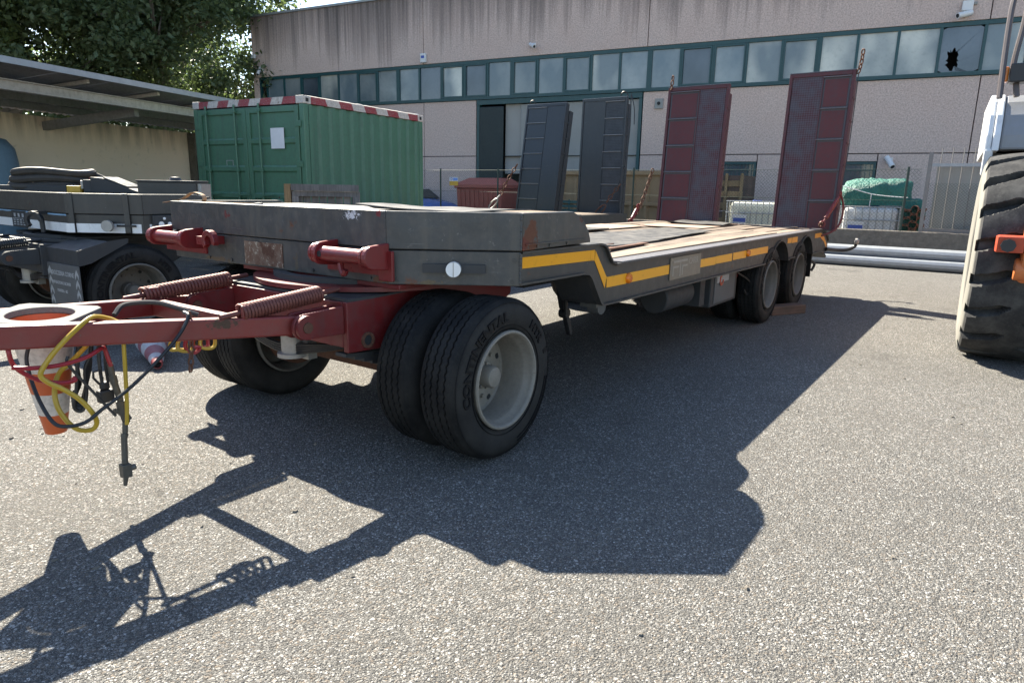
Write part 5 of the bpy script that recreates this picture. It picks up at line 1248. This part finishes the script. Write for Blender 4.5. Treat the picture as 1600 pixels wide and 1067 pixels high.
# traffic cones
def cone_parts(T, h, r0, r1, bands, base, base_m):
    """cone pointing up along +z from its square base; bands: list of (z0, z1, material)"""
    rr = lambda z: r0+(r1-r0)*z/h
    for z0, z1, mt, nm in bands:
        MB().lathe([(rr(z0),z0),(rr(z1),z1),(rr(z1)-.006,z1),(rr(z0)-.006,z0)], n=36, axis='z', closed=True).build(nm, M[mt], T, True)
    if base:
        s = base; vs = []
        n = 36; mb = MB()
        for z in (-.028,.0):
            for i in range(n):
                a = 2*math.pi*i/n+math.pi/4; m_ = max(abs(math.cos(a-math.pi/4)),abs(math.sin(a-math.pi/4))); 
                q = Vector((math.cos(a-math.pi/4)/m_, math.sin(a-math.pi/4)/m_, 0))*s
                if abs(q.x) > s*.86 and abs(q.y) > s*.86: q *= .95
                vs.append((q.x,q.y,z))
        for z in (-.028,.0):
            for i in range(n): a = 2*math.pi*i/n; vs.append((r0*math.cos(a),r0*math.sin(a),z))
        fs = []
        for i in range(n):
            j = (i+1)%n; fs += [(i,j,n+j,n+i),(n+i,n+j,3*n+j,3*n+i),(2*n+i,3*n+i,3*n+j,2*n+j),(i,2*n+i,2*n+j,j)]
        mb.add(vs,fs).build('base', M[base_m], T, bevel=.004)
TC = empty('traffic_cone', 'orange and white traffic cone hung upside down between the red drawbar beams', 'cone', (-1.565,1.22,.835), 0)
TC.rotation_euler = (math.pi+R(2), R(-3), R(40))
cone_parts(TC, .50, .122, .042, [(.0,.065,'orange_cone','cone_shell'),(.065,.21,'cone_white','white_band'),(.21,.31,'orange_cone','cone_shell'),(.31,.41,'cone_white','white_band'),(.41,.50,'orange_cone','cone_shell')], .172, 'cone_base')
FC = empty('traffic_cone', 'worn red and grey traffic cone lying on the asphalt behind the drawbar', 'cone', (.02,3.62,.125), 0)
FC.rotation_euler = (Vector((-.30,-.70,-.11)).normalized()).to_track_quat('Z','Y').to_euler()
cone_parts(FC, .56, .125, .034, [(.0,.10,'cone_grey','grey_band'),(.10,.20,'cone_red','cone_shell'),(.20,.31,'cone_grey','grey_band'),(.31,.43,'cone_red','cone_shell'),(.43,.50,'cone_grey','grey_band'),(.50,.56,'rail_red','cone_shell')], 0, 'cone_base')

t = empty('wheel_chock', 'dark wooden block wedged behind the rear wheels of the red trailer', 'chock', (5.75,.02,0), R(-30))
MB().box(-.26,.28,-.08,.09,0,.105).build('block', M['chock'], t, bevel=.008)

# ------------------------------------------------------------ green container
GC = empty('shipping_container', 'short green shipping container with red and white striped top rails', 'container', (4.13,6.83,.13), R(7))
CL, CW, CH = 3.02, 2.54, 2.60
def corr(x0, x1, pitch, dep, axis_fn, nm, z0, z1):
    pts = []; x = x0
    while x < x1-1e-6:
        for f, d in ((0,0),(.30,0),(.45,dep),(.82,dep),(.97,0)):
            xx = x+pitch*f
            if xx <= x1: pts.append((xx,d))
        x += pitch
    pts.append((x1,0)); poly = pts+[(p[0],p[1]+.004) for p in reversed(pts)]
    MB().prism(poly, axis_fn, z0, z1).build(nm, M['green'], GC)
corr(.11, CL-.11, .25, .04, lambda u,v,t: (u, .008+v, t), 'side_wall', .16, CH-.12)
corr(.11, CL-.11, .235, .034, lambda u,v,t: (u, CW-.012-v, t), 'side_wall', .16, CH-.12)
MB().box(CL-.03,CL-.02,.11,CW-.11,.16,CH-.12).build('end_wall', M['green'], GC)
MB().box(.05,CL-.05,.05,CW-.05,CH-.08,CH-.06).build('roof', M['rail_white'], GC); MB().box(.05,CL-.05,.05,CW-.05,.12,.15).build('floor', M['grey_dark'], GC)
for x in (0,CL-.1):
    for y in (0,CW-.1): MB().box(x,x+.10,y,y+.10,.118,CH-.118).build('corner_post', M['green'], GC, bevel=.012)
for x in (-.006,CL-.156+.006-.006):
    for y in (-.006,CW-.156):
        for z, mt in ((0,'green'),(CH-.117,'rail_white')):
            o = MB().box(x,x+.165,y,y+.162,z,z+.117).build('corner_casting', M[mt], GC, bevel=.01)
            if z > 1: MB().box(x+.05,x+.11,y-.002,y+.01,z+.03,z+.085).build('slot', M['dark'], o)
for y in (.0,CW-.08): MB().box(.11,CL-.11,y,y+.08,.01,.155).build('bottom_rail', M['green'], GC)
MB().box(.0,.08,.165,CW-.165,.01,.14).build('door_sill', M['green'], GC)
def stripes(a, b_, fn, n):
    for i in range(n):
        u0, u1 = a+(b_-a)*i/n, a+(b_-a)*(i+1)/n
        sk = .05
        q = [(u0+(sk if i else 0),0),(u1+(sk if i < n-1 else 0),0),(u1,.105),(u0,.105)]
        MB().prism(q, fn, 0, .085).build('top_rail_stripe', M['rail_red' if i % 2 == 0 else 'rail_white'], GC)
stripes(.16, CL-.16, lambda u,v,t: (u, t-.004, CH-.112+v), 9); stripes(.16, CW-.16, lambda u,v,t: (t-.004, u, CH-.112+v), 9)
stripes(.16, CL-.16, lambda u,v,t: (u, CW-t+.004, CH-.112+v), 9)
# ragged tarpaulin edge flapping on the roof rails
tp = MB(); pts = []
for i in range(40):
    u = .1+(CL-.2)*i/39; pts.append((u,.03+.02*mnoise.noise(Vector((u*3,0,1))),CH+.006+.028*abs(mnoise.noise(Vector((u*4.3,2,1))))))
vs = []; 
for p in pts: vs += [(p[0],p[1]-.03,CH-.006),(p[0],p[1],p[2]),(p[0],p[1]+.10,CH-.004)]
fs = []
for i in range(39): a = 3*i; fs += [(a,a+3,a+4,a+1),(a+1,a+4,a+5,a+2)]
tp.add(vs,fs).build('ragged_roof_cover', M['rail_white'], GC)
MB().box(.035,.055,.11,CW-.11,.141,CH-.118).build('door_backing', M['dark'], GC)
for k, (ya, yb) in enumerate(((.115,CW/2-.006),(CW/2+.006,CW-.115))):
    z0, z1 = .15, CH-.135
    dl = MB().box(.02,.034,ya,yb,z0,z1).build('door_leaf', M['green'], GC)
    fr = MB().box(-.008,.0195,ya,ya+.085,z0,z1).box(-.008,.0195,yb-.085,yb,z0,z1).box(-.008,.0195,ya+.0855,yb-.0855,z1-.09,z1).box(-.008,.0195,ya+.0855,yb-.0855,z0,z0+.09)
    fr.build('door_frame', M['green'], dl, bevel=.006)
    for i in range(4):
        z = z0+.09+(z1-z0-.18)*(i+1)/5
        MB().prism([(.0195,z-.055),(-.004,z-.03),(-.004,z+.03),(.0195,z+.055)], lambda u,v,t: (u,t,v), ya+.0862, yb-.0862).build('door_rib', M['green'], dl)
    for f in ((.72,) if k == 0 else (.20,.80)):
        yy = ya+(yb-ya)*f; MB().cyl((-.03,yy,z0-.02),(-.03,yy,z1+.05),.017,n=12).build('locking_bar', M['green'], dl, True)
        kb = MB()
        for z in (z0+.05,z0+.75,z0+1.35,z1-.05): kb.box(-.05,-.0085,yy-.035,yy+.035,z-.025,z+.025)
        kb.build('bar_keeper', M['green'], dl, bevel=.006)
        MB().bar((-.055,yy,z0+.95),(-.055,yy-.28,z0+.97),.03,.02).build('lock_handle', M['green'], dl)
    yh = ya if k == 0 else yb
    for z in (.35,.95,1.55,2.15): MB().box(-.018,-.0085,yh-.06,yh+.06,z,z+.09).build('hinge', M['green'], dl, bevel=.005)
lk = MB().box(-.11,-.0085,.44,.70,.78,1.06).build('lock_box', M['green'], GC, bevel=.02); MB().cyl((-.06,.70,.92),(-.06,.73,.92),.05,n=16).build('lock_cap', M['doorgreen'], lk, True)
MB().box(-.052,-.0475,.43,.72,1.83,2.14).build('sticker', M['white_paper'], GC).location = (.04,0,0)
sq = MB()
for (a,b_,c,d) in ((1.66,1.82,1.50,1.508),(1.66,1.82,1.652,1.66),(1.66,1.668,1.508,1.652),(1.812,1.82,1.508,1.652)): sq.box(.015,.0195,a,b_,c,d)
sq.build('sticker_outline', M['white_print'], GC)

t = empty('wooden_pallet', 'grey weathered pallet standing on its edge before the green container', 'pallet', (2.75,5.35,.97), R(-52))
MB().box(0,.84,-.03,.0,.37,.45).build('top_board', M['pallet'], t); MB().box(0,.84,-.03,.0,.0,.08).build('bottom_board', M['pallet'], t)
MB().box(-.09,-.012,-.02,.10,.0,.45).build('end_block', M['crate'], t); MB().box(.0,.84,.003,.07,.30,.365).build('rail', M['pallet'], t)
for i in range(8): MB().box(.02+.102*i,.105+.102*i,.075,.10,.0,.40).build('slat', M['pallet'], t)
MB().box(.0,.08,-.001,.065,.08,.30).build('leg', M['pallet'], t); MB().box(.76,.84,-.001,.065,.08,.30).build('leg', M['pallet'], t)

# ------------------------------------------------------------ things behind the fence
t = empty('parked_car', 'bright blue car beyond the fence beside the green container', 'car', (16.0,16.2,0), R(-90))
# local x forward (towards lower y), y across
sec = [(-2.0,.45,.55),(-1.95,.50,.80),(-1.75,.35,.95),(-1.3,.30,1.35),(-.9,.28,1.43),(-.2,.28,1.45),(.35,.28,1.36),(.85,.26,1.02),(1.2,.26,.98),(1.75,.30,.88),(1.98,.36,.72),(2.05,.42,.52)]
mb = MB(); ring = 12; vs = []
for x, zb_, zt_ in sec:
    wd = .86 if abs(x) < 1.6 else .78
    for k in range(ring):
        a = 2*math.pi*k/ring; cz = (zb_+zt_)/2; hz = (zt_-zb_)/2; cx = math.cos(a); sx = math.sin(a)
        q = 4.0; rr = (abs(cx)**q+abs(sx)**q)**(-1/q)
        tap = 1.0 if sx < .3 else (1-.22*max(0,(zt_-1.0)/.45) if zt_ > 1 else 1)
        vs.append((x, wd*cx*rr*tap, cz+hz*sx*rr))
fs = [tuple(range(ring)), tuple(range((len(sec)-1)*ring, len(sec)*ring))]
for i in range(len(sec)-1):
    for k in range(ring): fs.append((i*ring+k,i*ring+(k+1)%ring,(i+1)*ring+(k+1)%ring,(i+1)*ring+k))
bo = mb.add(vs,fs).build('body', M['car_blue'], t, True, ang=50)
MB().add([(.42,-.58,1.345),(.86,-.66,1.04),(.86,.66,1.04),(.42,.58,1.345),(.43,-.58,1.36),(.88,-.66,1.05),(.88,.66,1.05),(.43,.58,1.36)],[(0,1,2,3),(4,7,6,5),(0,4,5,1),(1,5,6,2),(2,6,7,3),(3,7,4,0)]).build('windscreen', M['glass_dark'], t)
for s in (-1,1):
    MB().add([(-1.2,s*.80,.98),(.62,s*.80,.98),(.2,s*.70,1.32),(-1.0,s*.70,1.34),(-1.2,s*.86,.98),(.62,s*.86,.98),(.2,s*.74,1.33),(-1.0,s*.74,1.35)],[(0,1,2,3),(4,7,6,5),(0,4,5,1),(1,5,6,2),(2,6,7,3),(3,7,4,0)]).build('side_window', M['glass_dark'], t)
    MB().box(1.85,2.03,s*.5-.16,s*.5+.16,.62,.74).build('headlight', M['white_lens'], t, bevel=.02)
    for x in (-1.25,1.3):
        w = MB().lathe([(.2,-.1),(.28,-.11),(.31,-.08),(.31,.08),(.28,.11),(.2,.1)],c=(x,s*.76,.31),n=28,axis='y',closed=True).build('tyre', M['tyre'], t, True); MB().cyl((x,s*.76-.08,.31),(x,s*.76+.08,.31),.2,n=20).build('rim', M['alu'], w, True)

t = empty('grit_bin', 'salmon coloured plastic bin with a pitched pale lid behind the fence', 'bin', (15.7,12.25,0))
bb = MB()
prof = [(-.9,.0),(-.95,1.42)]
bb.add([(-.5,-.90,.0),(.5,-.90,.0),(.5,.90,.0),(-.5,.90,.0),(-.56,-.95,1.42),(.56,-.95,1.42),(.56,.95,1.42),(-.56,.95,1.42)],[(0,3,2,1),(4,5,6,7),(0,1,5,4),(1,2,6,5),(2,3,7,6),(3,0,4,7)])
bb.build('tub', M['bin'], t, bevel=.03)
for i in range(9): y = -.78+.195*i; MB().bar((-.515,y*.97,.05),(-.572,y,1.38),.05,.016,(1,0,0)).build('rib', M['bin'], t)
ld = MB().add([(-.62,-1.0,1.42),(.62,-1.0,1.42),(.62,1.0,1.42),(-.62,1.0,1.42),(-.62,-1.0,1.55),(.62,-1.0,1.55),(.62,1.0,1.55),(-.62,1.0,1.55),(-.30,-.72,1.76),(.30,-.72,1.76),(.30,.60,1.76),(-.30,.60,1.76)],[(0,3,2,1),(0,1,5,4),(1,2,6,5),(2,3,7,6),(3,0,4,7),(4,5,9,8),(5,6,10,9),(6,7,11,10),(7,4,8,11),(8,9,10,11)])
ld.build('lid', M['bin'], t, bevel=.02)

t = empty('waste_skip', 'long brown steel skip standing behind the fence and the dark ramps', 'skip', (16.0,6.9,0))
MB().box(-.75,-.72,-2.2,2.7,.15,1.95).build('side_wall', M['skip'], t); MB().box(.72,.75,-2.2,2.7,.15,1.95).build('side_wall', M['skip'], t)
MB().box(-.719,.719,2.67,2.70,.15,1.95).build('end_wall', M['skip'], t); MB().box(-.719,.719,-2.2,-2.17,.15,1.95).build('end_wall', M['skip'], t); MB().box(-.719,.719,-2.16,2.66,.15,.2).build('floor', M['skip'], t)
for i in range(11): y = -2.1+.46*i; MB().prism([(-.751,y),(-.83,y+.04),(-.83,y+.12),(-.751,y+.16)], lambda u,v,s_: (u,v,s_), .2,1.80).build('rib', M['skip'], t)
MB().box(-.86,-.751,-2.22,2.72,1.86,1.98).build('top_rail', M['skip'], t, bevel=.01); MB().box(-.85,-.751,-2.2,2.7,1.02,1.12).build('mid_rail', M['skip'], t, bevel=.01)
t0 = empty('wooden_crate', 'tan wooden crate stack end right of the brown skip, lower crate', 'crate', (15.9,4.05,0), 0, 'wooden crates behind the left red ramp')
for z in (.05,.35,.62): MB().box(-.55,-.52,-.42,.42,z,z+.15).build('board', M['crate'], t0)
for y in (-.42,-.02,.36): MB().box(-.58,-.551,y,y+.07,0,.95).build('batten', M['crate'], t0)
MB().box(-.519,.5,-.42,.42,0,.9).build('inner_box', M['chock'], t0)
t1 = empty('wooden_crate', 'tan wooden crate set on top of another beside the left red ramp', 'crate', (15.9,4.05,.96), 0, 'wooden crates behind the left red ramp')
for ch in list(t0.children): dup(ch, t1)

def ibc(T, tank_m='water'):
    MB().box(-.48,.48,-.58,.58,.0,.12).build('pallet_base', M['galv'], T)
    MB().box(-.45,.45,-.54,.54,.14,.98).build('tank', M[tank_m], T, bevel=.09)
    MB().cyl((0,0,.98),(0,0,1.03),.11,n=20).build('lid', M['blue_label'], T, True)
    c = MB()
    for y in [-.58+.145*i for i in range(9)]: c.cyl((-.49,y,.10),(-.49,y,1.0),.011,n=6).cyl((.49,y,.10),(.49,y,1.0),.011,n=6)
    for x in [-.49+.196*i for i in range(6)]: c.cyl((x,-.59,.10),(x,-.59,1.0),.011,n=6).cyl((x,.59,.10),(x,.59,1.0),.011,n=6)
    for z in (.13,.42,.72,1.0): c.tube([(-.505,-.605,z),(.505,-.605,z),(.505,.605,z),(-.505,.605,z)],.012,6,closed=True)
    c.build('cage', M['galv'], T)
    MB().box(-.512,-.507,.08,.42,.45,.68).build('label_plate', M['white_plastic'], T); MB().box(-.515,-.5125,.10,.40,.50,.60).build('label_print', M['blue_label'], T)
t = empty('liquid_tank', 'white caged liquid tank with a blue label between the two red ramps', 'tank', (14.75,3.05,.22)); ibc(t)
t = empty('liquid_tank', 'white caged liquid tank under the green tarpaulin', 'tank', (14.55,.42,.17)); ibc(t, 'white_plastic')
# tarpaulin over a heap
def lump(nm, sx, sy, sz, seed, amp):
    mb = MB(); nu, nv_ = 40, 20; vs = []; fs = []
    for i in range(nu):
        a = 2*math.pi*i/nu
        for j in range(nv_+1):
            b_ = (math.pi/2)*j/nv_; q = 5.0
            ca, sa = math.cos(a), math.sin(a); rr = (abs(ca)**q+abs(sa)**q)**(-1/q)
            cb, sb = math.cos(b_), math.sin(b_); rb = (abs(cb)**q+abs(sb)**q)**(-1/q)
            p = Vector((sx*ca*rr*cb*rb, sy*sa*rr*cb*rb, sz*sb*rb))
            n = mnoise.noise(p*2.2+Vector((seed,0,0)))*amp+abs(mnoise.noise(Vector((p.x*10,p.y*10,p.z*1.6+seed))))*amp*.9+mnoise.noise(Vector((p.x*7,p.y*7,p.z*2.2+seed)))*amp*.45+abs(mnoise.noise(p*5+Vector((0,seed,0))))*amp*.5
            d = Vector((ca,sa,.5*sb)).normalized(); vs.append(p+d*n)
    for i in range(nu):
        k = (i+1)%nu
        for j in range(nv_): fs.append((i*(nv_+1)+j,k*(nv_+1)+j,k*(nv_+1)+j+1,i*(nv_+1)+j+1))
    return mb.add(vs,fs)
t = empty('tarpaulin', 'crumpled green tarpaulin tied with white rope over a heap by the gate', 'tarpaulin', (14.75,.42,1.20))
lump('sheet', .50,.64,.56,3,.10).build('sheet', M['tarp'], t, True, ang=80)
MB().tube(catmull([(-.60,.66,.42),(-.63,.3,.32),(-.62,.0,.24),(-.62,-.35,.20),(-.60,-.68,.18)],6),.011,6).tube(catmull([(-.62,.02,.24),(-.63,.03,.0),(-.62,.02,-.05)],6),.010,6).build('rope', M['white_plastic'], t, True)
t = empty('tarpaulin', 'lower fold of green tarpaulin hanging down beside the tiles', 'tarpaulin', (14.6,-.36,.0)); lump('s',.30,.20,1.35,9,.06).build('sheet', M['tarp'], t, True, ang=80)
t = empty('tile_stack', 'stack of curved terracotta roof tiles left of the wire gate', 'tiles', (14.2,-.42,0))
tm = None
for i in range(12):
    for j in range(3):
        if tm is None:
            tm = MB().lathe([(.055,-.16),(.055,.16),(.065,.16),(.065,-.16)], n=8, axis='x', closed=True, a0=0, a1=math.pi).build('tile', M['tile'], t)
            o = tm
        else: o = dup(tm, t)
        o.location = (rnd.uniform(-.02,.02),-.13+.13*j+rnd.uniform(-.01,.01),.30+.078*i); o.rotation_euler = (rnd.uniform(-.15,.15)+(math.pi if (i+j)%2 else 0),0,rnd.uniform(-.1,.1))
MB().box(-.22,.22,-.25,.25,0,.29).build('plinth', M['lowwall'], t)
t = empty('plastic_crate', 'teal plastic crate standing behind the fence between the dark ramps', 'crate', (14.5,8.35,.55))
for k in range(5): MB().box(-.22,-.20,-.40,.40,.02+.12*k,.09+.12*k).build('slat', M['teal_plastic'], t)
for y in (-.42,-.14,.14,.40): MB().box(-.235,-.2205,y-.02,y+.02,0,.6).build('upright', M['teal_plastic'], t)
MB().box(-.199,.22,-.38,.38,0,.05).build('floor', M['teal_plastic'], t); MB().box(-.3,.3,-.5,.5,-.55,-.01).build('stand', M['pallet'], t)

# galvanised poles in front of the low wall
first = None
for k, (x, z, lab) in enumerate(((12.62,.11,'nearest galvanised pole on the ground, its front side in shade'),(12.85,.11,'galvanised pole in the bottom layer, second from the front'),(13.08,.11,'galvanised pole in the bottom layer, against the low wall'),(12.735,.30,'bright galvanised pole on top of the stack, nearest the camera'),(12.965,.30,'galvanised pole on top of the stack, nearest the low wall'))):
    P = empty('steel_pole', lab, 'pole', (x,-4.2,z), 0, 'galvanised poles stacked along the wall')
    r_ = .11
    o = MB().cyl((0,0,0),(0,6.6-.15*(k%3),0),r_*.94,r_,n=12).build('shaft', M['galv'], P, True, ang=20)
    MB().cyl((0,6.6-.15*(k%3),0),(0,6.62-.15*(k%3),0),r_*1.05,r_*1.05,n=12).build('end_cap', M['alu'], P)
MB().box(12.5,13.2,-2.2,-2.08,.0,.012).build('timber_skid', M['chock'], bpy.data.objects['steel_pole'])
bpy.data.objects['timber_skid'].location = (-12.62,4.2,-.105)

# ------------------------------------------------------------ wheel loader at the right edge
WL = empty('wheel_loader', 'wheel loader with a huge ribbed tyre, white mudguard and orange arm at the right edge', 'loader', (4.80,-2.125,0), R(183.2))
# local x points towards the camera, y to the right of it in the picture after the turn
RW, HW = .90, .34
def big_tyre():
    n, m_ = 760, 44; vs = []; fs = []
    prof = []
    for j in range(m_+1):
        s = -1+2*j/m_; prof.append(s)
    side = [(-.98,.40),(-1.0,.50),(-1.06,.62),(-1.07,.70),(-1.03,.80)]
    for i in range(n):
        t = 2*math.pi*i/n; ring = []
        for s, r_ in side: ring.append((s*HW, r_))
        for s in prof:
            crown = RW-.035*s*s-(.03 if abs(s) > .97 else 0)
            a = abs(s); ph = 0 if s < 0 else .5
            ncyc = 19; u = (t*ncyc/(2*math.pi)+ph-(.55*(1-a))**1.4*.9) % 1.0
            dep = 0.0
            if a > .16:
                wgr = .30*min(1,(a-.10)/.25)*(1.0 if a < .8 else 1.15)
                e = abs(u-.5)-wgr/2
                k = max(0,min(1,-e/.028)); dep = .075*k*k*(3-2*k)
            ring.append((s*HW, crown-dep))
        for s, r_ in reversed(side): ring.append((-s*HW, r_))
        for y, r_ in ring: vs.append((r_*math.cos(t), y, r_*math.sin(t)))
    w = len(ring)
    for i in range(n):
        k = (i+1)%n
        for j in range(w-1): fs.append((i*w+j,i*w+j+1,k*w+j+1,k*w+j))
    return MB().add(vs,fs)
wh = MB().lathe([(.42,-.22),(.44,-.25),(.41,-.26),(.38,-.24),(.36,-.10),(.15,-.06),(.15,-.16),(.0,-.17)],n=40,axis='y').lathe([(.42,.22),(.44,.25),(.41,.26),(.38,.24),(.36,.10),(.15,.06),(.15,.16),(.0,.17)],n=40,axis='y').build('wheel', M['orange'], WL, True); wh.location = (0,0,RW-.01)
big_tyre().build('tyre', M['bigtyre'], wh, True, ang=35)
# mudguard: curved shell, white outer flank
def shell(y0, y1, r0, r1, a0, a1, nm, mt, cx=0.0, cz=RW):
    mb = MB(); mb.lathe([(r0,y0),(r1,y0),(r1,y1),(r0,y1)], c=(cx,0,cz), n=24, axis='y', closed=True, a0=a0, a1=a1)
    n = 24; m_ = 4; mb.f += [(0,1,2,3), tuple(n*m_+k for k in (3,2,1,0))]
    return mb.build(nm, M[mt], WL, True, ang=40)
# the loader's own flank: local +y is to the right in the picture
fl = MB().prism([(-.02,1.88),(-.04,2.02),(-.12,2.20),(-.22,2.33),(-.34,2.40),(-1.9,2.42),(-1.9,1.86)], lambda u,v,s_: (u-.25,s_,v-.06), -.375,-.32).build('mudguard_flank', M['lwhite'], WL, bevel=.015)
MB().prism([(-.01,1.88),(-.03,2.02),(-.11,2.20),(-.21,2.33),(-.33,2.40),(-1.9,2.42),(-1.9,1.86)], lambda u,v,s_: (u-.25,s_,v-.06), -.318,-.262).build('mudguard_edge', M['lwhite'], WL, bevel=.01)
MB().prism([(-.05,1.89),(-.06,2.02),(-.13,2.20),(-.22,2.32),(-.34,2.39),(-1.9,2.41),(-1.9,1.87)], lambda u,v,s_: (u-.25,s_,v-.06), -.26,1.0).build('hood_panel', M['lgrey'], WL, bevel=.02)
MB().prism([(-.10,1.60),(-.06,1.84),(-.16,1.845),(-.16,1.60)], lambda u,v,s_: (u-.2,s_,v), -.37,-.30).build('flank_skirt', M['lwhite'], WL, bevel=.02)
MB().box(-1.9,-.50,-.30,1.2,1.55,1.81).build('frame_box', M['black'], WL)
MB().box(-2.6,-.95,.42,1.95,.75,1.545).build('engine_bay', M['orange'], WL, bevel=.04)
for k in range(3): MB().box(-.318,-.29,-.1,1.1,1.60+.075*k,1.635+.075*k).build('grille_bar', M['black'], WL)
MB().tube(catmull([(-.30,-.32,2.28),(-.42,-.33,2.7),(-.52,-.33,3.10),(-.56,-.30,3.20),(-.60,-.22,3.26)],6),.024,8).build('handrail', M['rail'], WL, True)
MB().tube(catmull([(-.42,-.19,2.30),(-.45,-.22,2.48),(-.48,-.25,2.60),(-.55,-.22,2.95),(-.60,-.21,3.24),(-.60,-.21,3.6)],6),.024,8).build('handrail', M['rail'], WL, True)
hl = MB().box(-.55,-.36,-.27,.05,2.42,2.58).build('lamp_housing', M['black'], WL, bevel=.01); MB().box(-.50,-.40,-.335,-.275,2.43,2.56).build('indicator_lens', M['amber'], hl, bevel=.012)
MB().box(-2.6,-1.3,.35,2.1,1.86,3.7).build('cab', M['lgrey'], WL, bevel=.06)
MB().box(-1.298,-1.29,.5,1.95,2.55,3.55).build('windscreen', M['glass_dark'], WL); MB().box(-2.45,-1.45,.338,.348,2.45,3.55).build('side_window', M['glass_dark'], WL); MB().box(-2.65,-1.25,.30,2.15,3.701,3.80).build('cab_roof', M['orange'], WL, bevel=.03)
MB().box(-4.6,-2.61,.45,2.0,.8,2.0).build('rear_body', M['orange'], WL, bevel=.08)
arm = MB().prism([(1.10,1.00),(1.12,1.12),(1.05,1.13),(.60,1.10),(.60,.98)], lambda u,v,s_: (u,s_,v), -.225,-.056).build('lamp_bracket', M['orange_red'], WL, bevel=.008)
o_ = MB().cyl((1.11,-.155,1.055),(1.137,-.155,1.055),.05,n=8).build('rubber_stop', M['black'], arm, True, ang=20)
MB().prism([(.60,1.25),(.85,1.22),(1.02,1.15),(1.08,1.0),(1.06,.84),(.98,.76),(.88,.78),(.86,.95),(.80,1.05),(.60,1.08)], lambda u,v,s_: (u,s_,v), -.055,.09).build('lift_arm', M['orange'], WL, bevel=.03)
MB().cyl((.98,-.085,.87),(.98,.12,.87),.085,n=24).build('arm_boss', M['orange'], WL, True, bevel=.01)
MB().bar((.0,.3,.9),(-.0,1.6,.9),.3,.3).build('axle', M['orange'], WL, bevel=.03)
for lx, ly in ((0,2.35),(-3.2,.42),(-3.2,2.1)): dup(wh, WL).location = (lx,ly,RW-.01)
MB().bar((-3.2,.3,.9),(-3.2,2.1,.9),.3,.3).build('axle', M['orange'], WL, bevel=.03)

# ------------------------------------------------------------ small litter on the asphalt
pb = MB(); rp_ = random.Random(5)
for i in range(420):
    x = rp_.uniform(-2.4,7); y = rp_.uniform(-4.5,4.5); s = rp_.choice((.004,.005,.006,.006,.008,.011)); 
    a = rp_.uniform(0,6.28); vs = []
    for k in range(5):
        q = a+2*math.pi*k/5; rr = s*rp_.uniform(.7,1.2); vs.append((x+rr*math.cos(q)*1.3,y+rr*math.sin(q),.001))
    n = len(vs); vs += [(vx*.7+x*.3,vy*.7+y*.3,s*rp_.uniform(.5,.9)) for vx,vy,_ in vs]
    pb.add(vs,[tuple(range(5)),tuple(range(9,4,-1))]+[(k,(k+1)%5,5+(k+1)%5,5+k) for k in range(5)])
tag(pb.build('loose_gravel', M['lowwall'], None), kind='stuff')

# the wheel patterns the copies were made from are not part of the place
for k_ in list(_protow):
    for o_ in _protow[k_][:2]:
        for c_ in list(o_.children): bpy.data.objects.remove(c_)
        bpy.data.objects.remove(o_)
